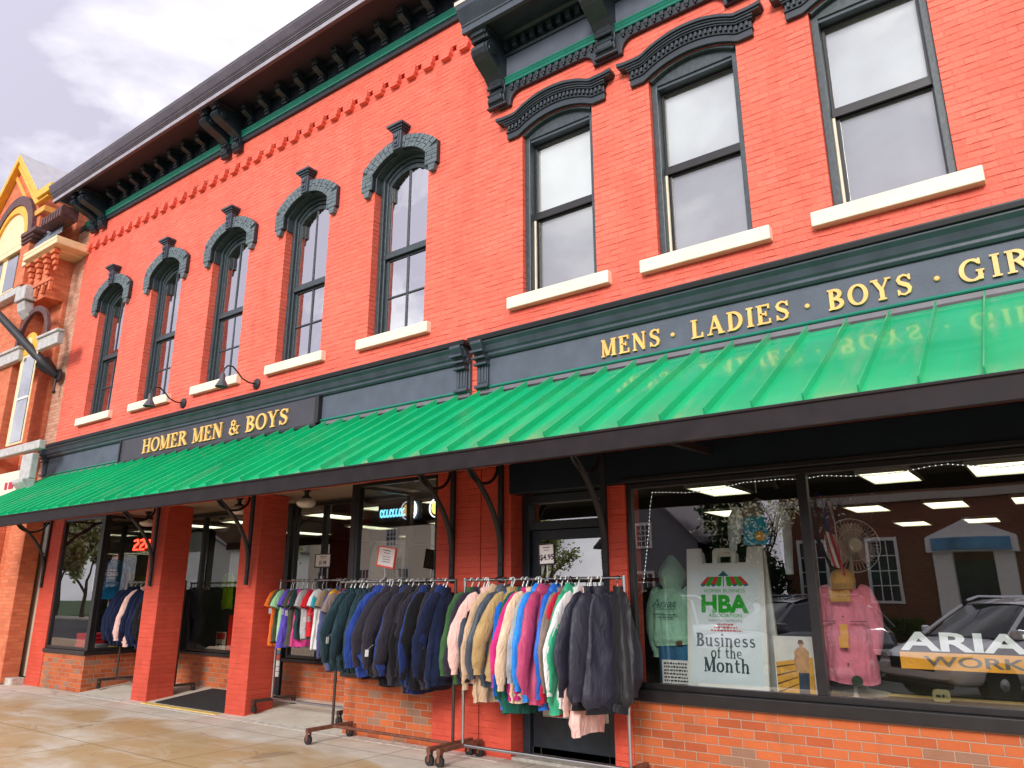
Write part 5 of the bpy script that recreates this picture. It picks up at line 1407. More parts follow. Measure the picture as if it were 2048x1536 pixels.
# small cards and posters in the wide window
b = MB(); b.box(-3.42, -3.14, .40, .405, .748, 1.0); t = thing('info_card', 'white card with black scribbled print left of the sandwich board foot', 'card', (-3.28, .4, .748)); b.build('card', M['white'], t)
b = MB(); q = random.Random(8)
for k in range(7): bars(b, -3.40, -3.16, .775 + k * .031, .018, .3995, 50 + k)
b.build('print', M['black'], t, fix=False)
t = thing('poster', 'orange advertising poster with a person in jeans beside the sandwich board', 'poster', (-2.16, .42, .748))
b = MB(); b.box(-2.33, -1.99, .42, .426, .748, 1.25); b.build('sheet', mat('poster_paper', (.82, .80, .74), .5), t)
b = MB(); OR, DK, SK, DN, PT = [mat('poster_%d' % i, c_, .5, var=.2, scale=25) for i, c_ in enumerate([(.80, .40, .05), (.14, .06, .02), (.52, .28, .16), (.03, .06, .10), (.62, .34, .16)])]
yp = .419
b.add([(-2.32, yp, .755), (-2.0, yp, .755), (-2.0, yp, 1.08), (-2.32, yp, 1.03)], [(0, 1, 2, 3)], 0)
for k in range(4): b.add([(-2.32, yp - .0004, .77 + .07 * k), (-2.32, yp - .0004, .785 + .07 * k), (-2.14, yp - .0004, .86 + .055 * k), (-2.14, yp - .0004, .852 + .055 * k)], [(0, 1, 2, 3)], 1)
b.add([(-2.14, yp - .0008, .757), (-2.05, yp - .0008, .757), (-2.04, yp - .0008, .95), (-2.13, yp - .0008, .95)], [(0, 1, 2, 3)], 3)
b.add([(-2.14, yp - .0008, .95), (-2.04, yp - .0008, .95), (-2.025, yp - .0008, 1.12), (-2.06, yp - .0008, 1.16), (-2.12, yp - .0008, 1.16), (-2.155, yp - .0008, 1.12)], [(0, 1, 2, 3, 4, 5)], 4)
b.add([(-2.09 + .021 * math.cos(R(a)), yp - .001, 1.185 + .027 * math.sin(R(a))) for a in range(0, 360, 30)], [tuple(range(12))], 2)
b.add([(-2.14, yp - .0012, 1.11), (-2.165, yp - .0012, 1.05), (-2.15, yp - .0012, .98), (-2.135, yp - .0012, .985), (-2.145, yp - .0012, 1.05), (-2.125, yp - .0012, 1.09)], [(0, 1, 2, 3, 4, 5)], 2); b.add([(-2.12, yp - .0014, 1.19), (-2.06, yp - .0014, 1.19), (-2.075, yp - .0014, 1.222), (-2.105, yp - .0014, 1.222)], [(0, 1, 2, 3)], 1)
b.add([(-2.097, yp - .0014, .757), (-2.092, yp - .0014, .757), (-2.085, yp - .0014, .90), (-2.09, yp - .0014, .90)], [(0, 1, 2, 3)], 1)
b.build('picture', [OR, DK, SK, DN, PT], t, fix=False)

# ARIAT WORK lettering on the inside of the pane
t = thing('window_lettering', 'white ARIAT lettering over an orange WORK banner on the wide window', 'sign', (-.75, .09, 1.06))
b = MB(); plain_text(b, 'ARIAT', -1.235, 1.195, .135, .092, .0, width=1.05, bold=.03); b.build('lettering', mat('white_vinyl', (.85, .93, .93), .4), t, fix=False)
b = MB(); b.box(-1.245, -.16, .094, .0955, 1.055, 1.178); b.build('banner', mat('orange_vinyl', (.88, .40, .03), .4), t)
b = MB(); plain_text(b, 'WORK', -1.08, 1.08, .075, .093, .0, width=.66, bold=.02); b.build('lettering', mat('grey_vinyl', (.14, .13, .10), .4), t, fix=False)

# light string along the top of the wide window
t = thing('string_lights', 'string of tiny white lights draped along the top of the wide window', 'string lights', (-1.9, .14, 2.55))
pth = [(-3.44, .13, 1.72), (-3.40, .13, 1.95), (-3.36, .13, 2.2), (-3.33, .13, 2.45), (-3.30, .13, 2.58), (-3.15, .13, 2.57), (-2.95, .13, 2.55), (-2.75, .13, 2.555), (-2.55, .13, 2.575), (-2.38, .13, 2.60), (-2.05, .13, 2.60), (-1.86, .13, 2.585), (-1.68, .13, 2.60), (-1.45, .13, 2.575), (-1.25, .13, 2.565), (-1.05, .13, 2.575), (-.85, .13, 2.60), (-.72, .13, 2.605), (-.55, .13, 2.575), (-.38, .13, 2.545), (-.1, .13, 2.56), (.3, .13, 2.59)]
b = MB(); b.tube(pth, .0035, 6); b.build('wire', M['white'], t, smooth=60)
b = MB()
for p, q_ in zip(pth[:-1], pth[1:]):
    p, q_ = Vector(p), Vector(q_); n_ = max(1, int((q_ - p).length / .034))
    for k in range(n_):
        c_ = p.lerp(q_, k / n_) + Vector((0, -.004, 0)); r_ = .005
        b.add([c_ + Vector(d) * r_ for d in ((1, 0, 0), (-1, 0, 0), (0, 1, 0), (0, -1, 0), (0, 0, 1), (0, 0, -1))], [(0, 2, 4), (2, 1, 4), (1, 3, 4), (3, 0, 4), (2, 0, 5), (1, 2, 5), (3, 1, 5), (0, 3, 5)])
b.build('bulbs', emit('tiny_bulb', (.9, .97, 1), 1.1), t)

# pedestal fan behind the pink shirt
t = thing('pedestal_fan', 'cream pedestal fan with a wire cage behind the pink shirt', 'fan', (-1.70, .95, .745)); t.rotation_euler = (0, 0, R(28))
CR = mat('cream_enamel', (.62, .58, .42), .4)
b = MB(); b.lathe([(.2, 0), (.2, .02), (.03, .05), (.016, .07), (.016, 1.24), (.03, 1.26)], (0, .05, 0), 20); b.build('stand', CR, t, local=True, smooth=40)
b = MB(); b.lathe([(.035, .16), (.075, .14), (.085, .05), (.07, -.02), (.05, -.03)], (0, 0, 1.30), 20, axis='y'); b.build('motor', CR, t, local=True, smooth=40)
for k in range(3):
    b = MB(); a0 = R(90 + 120 * k)
    rows = [[(rr_ * math.cos(a0 + da) , -.06 + .05 * (da - .0) , 1.30 + rr_ * math.sin(a0 + da)) for da in [wd_ * (u / 6 - .5) for u in range(7)]] for rr_, wd_ in ((.04, .9), (.09, 1.3), (.14, 1.45), (.18, 1.2), (.205, .6))]
    b.grid(rows); b.build('blade', mat('blade_plastic', (.42, .33, .26), .35), t, local=True, smooth=180)
b = MB()
for k in range(40):
    a = 2 * math.pi * k / 40
    b.tube([(rr_ * math.cos(a), yy, 1.30 + rr_ * math.sin(a)) for rr_, yy in ((.04, -.14), (.14, -.135), (.22, -.10), (.245, -.05), (.22, 0), (.08, .03))], .0014, 4)
for rr_, yy in ((.245, -.05), (.24, -.08), (.14, -.135), (.04, -.14)):
    b.tube([(rr_ * math.cos(2 * math.pi * k / 48), yy, 1.30 + rr_ * math.sin(2 * math.pi * k / 48)) for k in range(49)], .004 if rr_ > .24 else .0025, 6)
b.build('cage', M['white'], t, local=True)
b = MB(); b.lathe([(.06, 0), (.06, -.012), (0.001, -.016)], (0, -.142, 1.30), 20, axis='y'); b.build('badge', CR, t, local=True, smooth=40)

# outfit hanging in the window
t = thing('hanging_outfit', 'grey cap over a blue shirt with pale denim sleeves hanging in the wide window', 'outfit', (-2.34, .34, 2.6))
b = MB(); b.tube([(-2.34, .34, 2.66), (-2.34, .34, 2.52)], .004, 6); b.tube([(-2.55, .34, 2.36), (-2.34, .34, 2.47), (-2.12, .34, 2.36)], .009, 6); b.build('hanger', M['white'], t)
b = MB(); b.lathe([(.125, .0), (.13, .05), (.11, .11), (.06, .15), (0, .155)], (-2.37, .33, 2.30), 20); b.build('cap', fabric('cap grey', (.34, .33, .28)), t, smooth=60)
b = MB(); rr = [[(-2.37 + (.10 + .03 * u) * math.cos(2 * math.pi * k / 24) + .008 * noise.noise(Vector((k, u * 4, 1))), .33 + .05 * math.sin(2 * math.pi * k / 24) + .01 * noise.noise(Vector((k, u * 5, 7))), 2.31 - .26 * u) for k in range(24)] for u in [v_ / 8 for v_ in range(9)]]
b.grid(rr, closed=True); b.build('shirt', fabric('sky shirt', (.06, .46, .70)), t, smooth=180)
b = MB(); b.lathe([(.045, 0), (.045, -.008), (0, -.01)], (-2.315, .272, 2.12), 14, axis='y'); b.build('round_tag', mat('orange_round', (.85, .42, .03), .5), t)
for sd_, zl in ((-1, 2.0), (1, 1.78)):
    b = MB(); pts = [(-2.34 + sd_ * .17, .34, 2.40), (-2.34 + sd_ * .215, .33, 2.28), (-2.34 + sd_ * .235, .32, 2.1), (-2.34 + sd_ * .245, .31, zl + .08), (-2.34 + sd_ * .25, .30, zl)]
    b.tube(pts, [.05, .075, .06, .038, .034], 14); b.build('sleeve', fabric('pale denim', (.55, .66, .70)), t, smooth=60)

# flag hanging in the window
t = thing('flag', 'small striped flag with a dark blue corner hanging by the window mullion', 'flag', (-1.72, .40, 1.9))
b = MB(); n_ = 13
for k in range(n_):
    for jz in range(10):
        def P(u, v): return (-1.83 + .13 * u + .07 * v + .02 * math.sin(u * 9 + v * 3), .40 + .03 * math.sin(u * 11 + v), 2.50 - .62 * v - .12 * u)
        u0, u1, v0, v1 = k / n_, (k + 1) / n_, jz / 10, (jz + 1) / 10
        b.add([P(u0, v0), P(u1, v0), P(u1, v1), P(u0, v1)], [(0, 1, 2, 3)], 2 if (v0 < .42 and u0 < .62) else k % 2)
b.build('cloth', [fabric('flag red', (.55, .03, .05)), fabric('flag white', (.75, .75, .75)), fabric('flag blue', (.02, .03, .14))], t, fix=False)

# yellow stick and plaque
b = MB(); b.tube([(-2.0, .95, .758), (.4, .95, .762)], .013, 8)
tag(rebase(b.build('stick', mat('yellow_wood', (.72, .50, .12), .5, var=.15, scale=9), smooth=60)), 'long yellow wooden stick lying along the foot of the wide window', 'stick')
t = thing('plaque', 'small yellow plaque standing in front of the yellow stick', 'plaque', (-1.1, .80, .747))
b = MB(); b.prism([(-1.15, .75), (-1.05, .75), (-1.035, .77), (-1.035, .825), (-1.05, .845), (-1.15, .845), (-1.165, .825), (-1.165, .77)], .80, .81); b.build('board', mat('yellow_card', (.72, .62, .20), .5), t)
b = MB(); bars(b, -1.14, -1.06, .785, .025, .799, 77); b.build('print', M['black'], t, fix=False)

# far tall window: blue t-shirt form and folded goods
t = mannequin_form(-15.05, .78, .655, 2.28, 'bright blue t-shirt with white chest print on a form in the far window', 'mannequin', rz=R(58))
g = garment('tee', 903, 2.4, .72, 1.15, .2, fold=.3); g.v = [(-py, px, pz + 1.72) for px, py, pz in g.v]
g.build('t_shirt', fabric('shop blue', (.01, .20, .46)), t, local=True, smooth=180)
b = MB(); plain_text(b, 'HOMER', 0, 1.30, .07, 0, 0, width=.24, bold=.02, align='C', fn=lambda px, pz, d: (px, -.175, pz)); bars(b, -.09, .09, 1.39, .03, -.174, 5); bars(b, -.08, .08, 1.25, .02, -.174, 6)
b.build('print', M['white'], t, local=True, fix=False)
for sd_ in (-1, 1):
    b = MB(); b.tube([(sd_ * .27, 0, 1.42), (sd_ * .29, -.02, 1.25), (sd_ * .28, -.06, 1.02)], [.045, .038, .03], 10); b.build('arm', mat('pale_form2', (.60, .52, .45), .5), t, local=True, smooth=60)
def folded(x, y, z, w_, d, h, col, label, seed, grp=None, n=4):
    b = MB(); q = random.Random(seed)
    for k in range(n):
        zz = z + h * k / n; o_ = q.uniform(-.015, .015)
        rows = []
        for u in range(5):
            zt = zz + (h / n) * (.02 + .94 * u / 4); pin = .93 + .07 * math.sin(math.pi * u / 4)
            rows.append([(x + o_ + pin * w_ / 2 * math.copysign(abs(math.cos(a)) ** .35, math.cos(a)), y + pin * d / 2 * math.copysign(abs(math.sin(a)) ** .35, math.sin(a)), zt + .006 * noise.noise(Vector((a * 2, k, seed)))) for a in [2 * math.pi * i / 28 for i in range(28)]])
        b.grid(rows, closed=True); b.add(rows[-1], [tuple(range(28))])
    return tag(rebase(b.build('folded_clothes', fabric('folded' + str(col), col), smooth=50)), label, 'clothes', grp)
folded(-15.22, .62, .657, .42, .40, .26, (.66, .02, .03), 'pile of folded red clothes in the far tall window', 1, 'folded clothes in the far window')
folded(-14.75, .42, .657, .34, .30, .09, (.55, .02, .03), 'low red folded garment beside the red pile', 2, 'folded clothes in the far window', 2)
folded(-14.40, .38, .657, .26, .26, .10, (.25, .25, .27), 'grey folded garment next to the yellow shirts', 3, 'folded clothes in the far window', 3)
folded(-14.30, .72, .657, .30, .26, .14, (.85, .55, .02), 'yellow folded shirts in the far tall window', 4, 'folded clothes in the far window', 3)
for (x, y, z, yaw, c_, lb) in ((-14.22, .9, 1.50, 50, 'orange', 'orange safety vest hanging in the far tall window'), (-12.55, 1.65, 2.10, 70, 'lime green', 'lime green safety vest hanging behind the far entry window')):
    g = garment('tee', 910 + int(yaw), 1.3, .62, .8, .1, fold=.6)
    o = g.build('safety_vest', fabric('vest ' + c_, COL[c_]), smooth=180); o.location = (x, y, z); o.rotation_euler = (0, 0, R(yaw)); tag(o, lb, 'vest')
    hanger_mb(0).build('hanger', M['hanger_black'], o, local=True)

# lit neon and box signs inside
t = thing('neon_sign', 'red lit sign hanging above the far clothes rack', 'sign', (-14.55, 1.0, 2.40))
b = MB(); b.box(-14.95, -14.15, 1.02, 1.05, 2.40, 2.68); b.build('backing', M['black'], t)
b = MB()
for x in (-14.75, -14.52): ribbon(b, [(x - .07, 2.62), (x + .05, 2.64), (x + .08, 2.57), (x - .04, 2.52), (x - .08, 2.45), (x + .08, 2.45)], .03, .99, 1.015)
ribbon(b, [(-14.36, 2.47), (-14.36, 2.62), (-14.26, 2.62), (-14.26, 2.47)], .03, .99, 1.015)
b.build('tubes', emit('red_neon', (1, .04, .02), 4.5), t)
t = thing('neon_sign', 'blue and orange lit sign high behind the dark jackets', 'sign', (-8.0, 1.32, 2.68))
b = MB(); b.box(-8.42, -7.55, 1.34, 1.36, 2.66, 2.93); b.build('backing', mat('dark_acrylic', (.02, .03, .04), .3), t)
b = MB()
for k in range(8): ribbon(b, ell(-8.33 + .065 * k, 2.775, .025, .055, 20 + 40 * (k % 3), 330, 10), .016, 1.315, 1.33)
b.build('tubes', emit('blue_neon', (.25, .75, 1), 2.2), t)
b = MB(); b.lathe([(.065, 0), (.065, -.02), (0, -.022)], (-7.74, 1.335, 2.82), 20, axis='y'); b.build('disc', emit('orange_neon', (1, .50, .04), 1.6), t)
b = MB(); ribbon(b, ell(-7.76, 2.80, .11, .12, -80, 60, 14), .010, 1.315, 1.33); ribbon(b, ell(-7.76, 2.80, .14, .15, -80, 60, 14), .010, 1.315, 1.33); b.build('arcs', emit('white_neon', (.8, .9, 1), 2.0), t)
t = thing('neon_sign', 'round yellow lit sign beside the red pier', 'sign', (-7.2, 1.3, 2.68))
b = MB(); b.lathe([(.09, 0), (.09, -.02), (0, -.022)], (-7.2, 1.3, 2.79), 24, axis='y'); b.build('disc', emit('amber_neon', (1, .58, .12), 1.8), t)
b = MB(); ribbon(b, ell(-7.2, 2.79, .13, .13, 0, 345, 24), .012, 1.28, 1.295, closed=True); b.build('ring', emit('white_neon2', (.9, .9, 1), 1.5), t)

# red drawer stack and card in the far entry window
t = thing('drawer_stack', 'stack of small bright red drawers behind the far entry window', 'drawers', (-11.88, 1.5, .642))
b = MB(); b.box(-12.08, -11.68, 1.42, 1.75, .642, 1.27); b.build('cabinet', mat('red_plastic', (.62, .015, .01), .35), t, bevel=.01)
for k in range(6):
    b = MB(); b.box(-12.05, -11.71, 1.40, 1.418, .665 + .10 * k, .75 + .10 * k); b.box(-11.93, -11.83, 1.388, 1.399, .70 + .10 * k, .715 + .10 * k); b.build('drawer', mat('red_plastic2', (.72, .02, .012), .3), t, bevel=.006)
t = thing('price_board', 'small cream price board with a red heading beside the red drawers', 'board', (-12.30, 1.45, .642))
b = MB(); b.box(-12.45, -12.17, 1.45, 1.465, .642, .98); b.build('board', mat('cream_card', (.70, .58, .40), .6), t)
b = MB(); b.box(-12.43, -12.19, 1.446, 1.449, .86, .965, 0); bars(b, -12.38, -12.24, .74, .06, 1.4485, 4, 1); b.build('print', [mat('red_head', (.6, .03, .02), .5), M['black']], t, fix=False)

# clothes racks deep in the shop
def inner_rack(x0, x1, y, label, cols, seed):
    rack(x0, x1, y, 1.55, .10, (y - .3, y + .3), M['chrome'], M['black'], label)
    src = [o for o in C.objects if o.name.startswith(('jacket', 'hoodie')) and o.parent is None][:30]
    q = random.Random(seed); n = len(cols)
    for i, c_ in enumerate(cols):
        s_ = q.choice(src); o = s_.copy(); o.data = s_.data.copy(); o.data.materials[0] = fabric(c_, COL[c_]); C.objects.link(o)
        o.location = (x0 + (x1 - x0) * (i + .5) / n, y, 1.55); o.rotation_euler = (0, 0, R(q.uniform(-8, 8)))
        for h_ in ALL_CHILDREN(s_):
            if h_.name.startswith('hanger'): k = h_.copy(); C.objects.link(k); k.parent = o
        tag(o, '%s garment on the %s' % (c_, label), 'jacket', 'clothes on the racks inside the shop')
inner_rack(-13.4, -11.6, 3.0, 'chrome rack of dark clothes deep behind the far entry window', ['black', 'navy', 'burgundy', 'charcoal', 'dark teal', 'silver grey', 'dark slate', 'midnight navy', 'olive', 'bottle green'], 71)
inner_rack(-.2, 1.6, 4.2, 'chrome rack of coloured clothes deep in the wide window', ['turquoise', 'red', 'navy', 'amber yellow', 'charcoal', 'dark teal', 'burgundy', 'silver grey', 'black', 'khaki'], 72)

# ------------------------------------------------------------------ neighbour building on the left
NB = thing('brick_building', 'ornate red brick building with yellow gable trim beyond the arched-window shop', 'building', (-21, 0, 0))
YEL = mat('yellow_trim', (.80, .42, .035), .5, var=.12, scale=6); CRM = mat('cream_trim', (.80, .62, .36), .5, var=.08)
GST = mat('grey_stone', (.46, .45, .44), .8, var=.18, scale=9, bump=.3); BRN = mat('brown_stone', (.11, .05, .05), .7, var=.3, scale=12)
def q2(x, z, p):
    """point of the wall plane moved out to the face that stands p in front of it, as measured along the sight line of the survey"""
    k = (6.7115 - p) / 6.7115
    return (x * k, 1.6 + (z - 1.6) * k)
def nb(name, pts, p, back, m, bevel=.01, raw=False):
    b = MB(); b.prism([q2(x, z, p) for x, z in pts] if not raw else pts, -p, back); return b.build(name, m, NB, bevel=bevel)
# body of the wall and gable block
b = MB(); b.box(-30, -17.16, .012, 12, -.1, 10.2); b.build('wall', M['brick_next'], NB)
nb('gable', [(-30, 0), (-19.59, 0), (-19.59, 11.5), (-20.09, 11.5), (-21.85, 13.25), (-23.6, 11.5), (-30, 11.5)], .45, .01, M['brick_next'])
b = MB()
for (x0, z0), (x1, z1) in (((-20.09, 11.68), (-21.85, 13.40)), ((-21.85, 13.40), (-23.6, 11.68))):
    a = q2(x0, z0, .6); c_ = q2(x1, z1, .6)
    b.add([(a[0], -.6, a[1]), (c_[0], -.6, c_[1]), (c_[0], 2.2, c_[1]), (a[0], 2.2, a[1]), (a[0], -.6, a[1] - .08), (c_[0], -.6, c_[1] - .08), (c_[0], 2.2, c_[1] - .08), (a[0], 2.2, a[1] - .08)], [(0, 1, 2, 3), (4, 7, 6, 5), (0, 4, 5, 1), (2, 6, 7, 3), (0, 3, 7, 4), (1, 5, 6, 2)])
b.build('roof', mat('grey_roof', (.42, .40, .42), .6, var=.1), NB)
def trim_band(offs, th, p, m, nm):
    base = [(-30, 11.62), (-23.6, 11.62), (-21.85, 13.36), (-20.09, 11.62), (-19.52, 11.62)]
    up = [q2(x, z + offs, p) for x, z in base]; lo = [q2(x, z + offs - th, p) for x, z in base]
    b = MB(); ring(b, up, lo, -p, -.45)
    xr = up[-1][0]
    b.box(xr - .002, xr + (p - .45) + .02, -p, .01, lo[-1][1], up[-1][1]); b.build(nm, m, NB, bevel=.015)
trim_band(0, .22, .62, YEL, 'gable_trim'); trim_band(-.22, .16, .56, YEL, 'gable_trim'); trim_band(-.60, .16, .50, mat('orange_trim', (.80, .36, .06), .5), 'gable_trim')
# big arched window under the gable
b = MB(); ring(b, [q2(*c_, .55) for c_ in arch_poly(-21.4, 1.35, 9.0, 10.7, 1.15, 18)], [q2(*c_, .55) for c_ in arch_poly(-21.4, 1.12, 9.0, 10.6, .98, 18)], -.55, -.44); b.build('arch', BRN, NB, bevel=.01)
b = MB(); ring(b, [q2(*c_, .52) for c_ in arch_poly(-21.4, 1.12, 9.0, 10.6, .98, 18)], [q2(*c_, .52) for c_ in arch_poly(-21.4, .95, 9.0, 10.5, .85, 18)], -.52, -.44); b.build('arch', YEL, NB, bevel=.01)
nb('tympanum', arch_poly(-21.4, .95, 10.25, 10.5, .85, 18), .47, -.44, CRM)
nb('lintel', [(-22.4, 10.1), (-20.33, 10.1), (-20.33, 10.25), (-22.4, 10.25)], .54, -.44, CRM)
f = nb('window', [(-22.3, 9.0), (-20.5, 9.0), (-20.5, 10.1), (-22.3, 10.1)], .465, -.44, CRM)
for x in (-22.1, -21.15):
    b = MB(); a = q2(x, 9.05, .47); c_ = q2(x + .65, 10.0, .47); b.quad((a[0], -.472, a[1]), (c_[0], -.472, a[1]), (c_[0], -.472, c_[1]), (a[0], -.472, c_[1])); b.build('pane', M['glass_up'], f)
    b = MB(); b.box(a[0], c_[0], -.4705, -.468, a[1], c_[1]); b.build('interior', M['dark'], f)
nb('pilaster', [(-20.45, 9.0), (-19.95, 9.0), (-19.95, 10.2), (-20.45, 10.2)], .58, -.44, M['brick_next'])
for z, w_, p in ((10.2, .30, .62), (10.32, .36, .66), (10.44, .42, .70)): nb('capital', [(-20.2 - w_, z), (-20.2 + w_, z), (-20.2 + w_, z + .11), (-20.2 - w_, z + .11)], p, -.44, BRN)
# bracketed cornice, slate skirt and corbelled bay in front of the right-hand part
nb('bay', [(-19.75, 8.3), (-18.45, 8.3), (-18.45, 9.5), (-19.75, 9.5)], .47, .01, M['brick_next'])
b = MB(); ring(b, [q2(-19.55, 10.72, .75), q2(-18.35, 10.66, .65)], [q2(-19.45, 10.36, .65), q2(-18.35, 10.36, .65)], -.65, -.3); b.build('bracketed_cornice', BRN, NB)
for k in range(8):
    x = -19.45 + .14 * k; b = MB(); a = q2(x, 10.36, .7); b.box(a[0], a[0] + .07, -.71, -.65, a[1] + .02, a[1] + .22); b.build('modillion', BRN, NB, bevel=.01)
b = MB(); a0, a1 = q2(-19.6, 9.85, .55), q2(-18.1, 9.85, .55); b0, b1 = q2(-19.3, 10.3, .2), q2(-18.05, 10.3, .2)
b.add([(a0[0], -.56, a0[1]), (a1[0], -.56, a1[1]), (b1[0], -.2, b1[1]), (b0[0], -.2, b0[1])], [(0, 1, 2, 3)]); b.build('slate_skirt', brick('slates', [(0, (.14, .16, .2)), (1, (.24, .26, .30))], (.08, .09, .1), bw=.22, rh=.12, ms=.008), NB)
for dz, p, hgt in ((0, .62, .14), (.14, .70, .12), (.26, .66, .10)):
    b = MB(); lo = q2(-20.2, 9.52 + dz, p); hi = q2(-18.45 + p - .6, 9.52 + dz + hgt, p); b.box(lo[0], hi[0], -p, .01, lo[1], hi[1]); b.build('bay_cornice', CRM, NB, bevel=.02)
for k in range(4):
    x = -19.7 + .43 * k; b = MB()
    for i in range(4):
        a = q2(x + .03 * i, 9.36 - .14 * i, .56); b.box(a[0], a[0] + .20 - .03 * i, -.62 + .03 * i, -.49, a[1], a[1] + .085)
    b.build('corbel', M['brick_next'], NB, bevel=.006)
b = MB()
for k in range(8):
    a = q2(-19.7 + .19 * k, 8.62, .54); b.box(a[0], a[0] + .09, -.54, -.49, a[1] - .16 * (k % 2), a[1] + .06)
a = q2(-19.8, 8.7, .56); c_ = q2(-18.3, 8.78, .56); b.box(a[0], c_[0], -.56, -.49, a[1], c_[1]); b.build('corbel_course', M['brick_next'], NB)
nb('sill', [(-22.5, 8.8), (-20.1, 8.8), (-20.1, 9.0), (-22.5, 9.0)], .62, -.44, GST, .02)
b = MB(); a = q2(-19.95, 8.6, .7); b.box(a[0] - .26, a[0] + .24, -.70, -.44, a[1] - .03, a[1] + .30); b.prism([(-.44, a[1] - .4), (-.5, a[1] - .4), (-.62, a[1] - .25), (-.66, a[1] - .055), (-.44, a[1] - .055)], a[0] - .20, a[0] + .18, 'x'); b.build('stone_block', GST, NB, bevel=.02)
nb('pier', [(-18.02, 0.2), (-17.38, 0.2), (-17.38, 10.2), (-18.02, 10.2)], .085, .011, M['brick_next'])
# second-floor window with its round arch
b = MB(); ring(b, [q2(*c_, .50) for c_ in arch_poly(-18.78, .84, 7.2, 7.35, .78, 18)], [q2(*c_, .50) for c_ in arch_poly(-18.78, .70, 7.2, 7.33, .66, 18)], -.52, -.44); b.build('arch', BRN, NB, bevel=.01)
b = MB(); b.prism([q2(*c_, .46) for c_ in arch_poly(-18.78, .42, 6.95, 7.1, .38, 16)], -.47, -.44); b.build('tympanum', YEL, NB, bevel=.01)
b = MB(); b.lathe([(.16, 0), (.16, -.03), (.10, -.05), (0, -.05)], (*q2(-18.78, 7.18, .47)[:1], -.47, q2(-18.78, 7.18, .47)[1]), 16, axis='y'); b.build('rosette', CRM, NB, smooth=40)
f = nb('window', [(-19.12, 4.82), (-18.28, 4.82), (-18.28, 6.95), (-19.12, 6.95)], .462, -.44, CRM)
a = q2(-18.95, 4.88, .47); c_ = q2(-18.36, 6.88, .47)
b = MB(); b.box(a[0], c_[0], -.4660, -.4625, a[1], c_[1]); b.build('interior', M['dark'], f)
zm = (a[1] + c_[1]) / 2
for z0, z1, y in ((a[1], zm, -.475), (zm + .02, c_[1], -.472)):
    b = MB(); b.quad((a[0], y, z0), (c_[0], y, z0), (c_[0], y, z1), (a[0], y, z1)); b.build('pane', M['glass_up'], f)
b = MB(); b.box(a[0], c_[0], -.49, -.4665, zm - .02, zm + .025); b.build('sash', M['white'], f)
for x0, x1, z in ((-20.5, -19.15, 6.88), (-18.2, -17.2, 6.90)):
    a = q2(x0, z, .5); c_ = q2(x1, z + .27, .5); b = MB(); b.box(a[0], c_[0], -.56, -.44, a[1], c_[1]); b.box(a[0] - .02, c_[0] + .02, -.60, -.44, c_[1] + .001, c_[1] + .06); b.build('impost', GST, NB, bevel=.015)
a = q2(-20.5, 4.56, .5); c_ = q2(-17.15, 4.75, .5); b = MB(); b.box(a[0], c_[0], -.58, -.44, a[1], c_[1]); b.build('sill_course', GST, NB, bevel=.02)
b = MB(); a = q2(-17.7, 4.1, .55); b.box(a[0] - .30, a[0] + .16, -.58, -.44, a[1] - .12, a[1] + .38); b.prism([(-.44, a[1] - .35), (-.55, a[1] - .35), (-.68, a[1] - .2), (-.68, a[1] - .121), (-.44, a[1] - .121)], a[0] - .30, a[0] + .16, 'x'); b.build('stone_bracket', GST, NB, bevel=.02)
# shop front of the neighbour
nb('shop_sign_board', [(-22, 3.7), (-18.1, 3.7), (-18.1, 4.2), (-22, 4.2)], .5, -.44, mat('cream_board', (.80, .72, .55), .5))
b = MB(); a = q2(-18.62, 3.80, .51); bars(b, a[0] - .12, a[0] + .28, a[1] + .02, .19, -.512, 200)
b.build('sign_print', mat('crimson_print', (.5, .01, .05), .5), NB)
nb('pier', [(-17.9, -.05), (-17.28, -.05), (-17.28, 3.6), (-17.9, 3.6)], .30, .011, M['brick_next'])
b = MB(); b.box(-17.0, -16.84, .02, .14, .12, 2.40); o = b.build('post', mat('peeling_paint', (.52, .50, .46), .8, var=.55, scale=14, bump=.5, bscale=30), NB, bevel=.01)
b = MB(); b.box(-16.835, -16.225, .10, .16, .12, 2.38); b.build('panel', mat('beige_panel', (.52, .45, .34), .7, var=.08), NB)
b = MB(); b.box(-17.0, -16.225, .06, .16, 2.405, 2.95); b.build('panel', mat('pale_blue_panel', (.55, .60, .62), .6, var=.1), NB)
b = MB(); b.box(-17.5, -16.225, -.22, .02, -.05, .12); b.build('door_step', mat('step_concrete', (.50, .46, .40), .85, var=.3, scale=12, bump=.4), NB, bevel=.02)
b = MB(); b.box(-17.275, -17.005, .02, .14, .12, 2.9); b.build('wall', M['dark'], NB)

# black flagpole bracket on the neighbour's front
t = thing('flagpole', 'black flagpole slanting out from the neighbouring brick front', 'flagpole', (-16.9, -.1, 6.2))
b = MB(); b.tube([(-16.75, -.12, 6.05), (-16.83, -.25, 6.18), (-16.95, -.35, 6.33)], [.06, .13, .17], 14); b.lathe([(.15, 0), (.15, -.03), (.06, -.05)], (-16.75, -.08, 6.06), 16, axis='y'); b.build('socket', M['black'], t, smooth=50)
b = MB(); b.tube([(-16.93, -.33, 6.31), (-18.8, -1.15, 8.05)], [.10, .075], 12); b.build('pole', M['black'], t, smooth=50)
b = MB(); b.tube([(-16.75, -.13, 5.98), (-16.74, -.13, 5.72)], .02, 8); b.lathe([(.02, 0), (.04, .04), (.02, .08)], (-16.74, -.13, 5.66), 10); b.build('finial', M['black'], t, smooth=50)

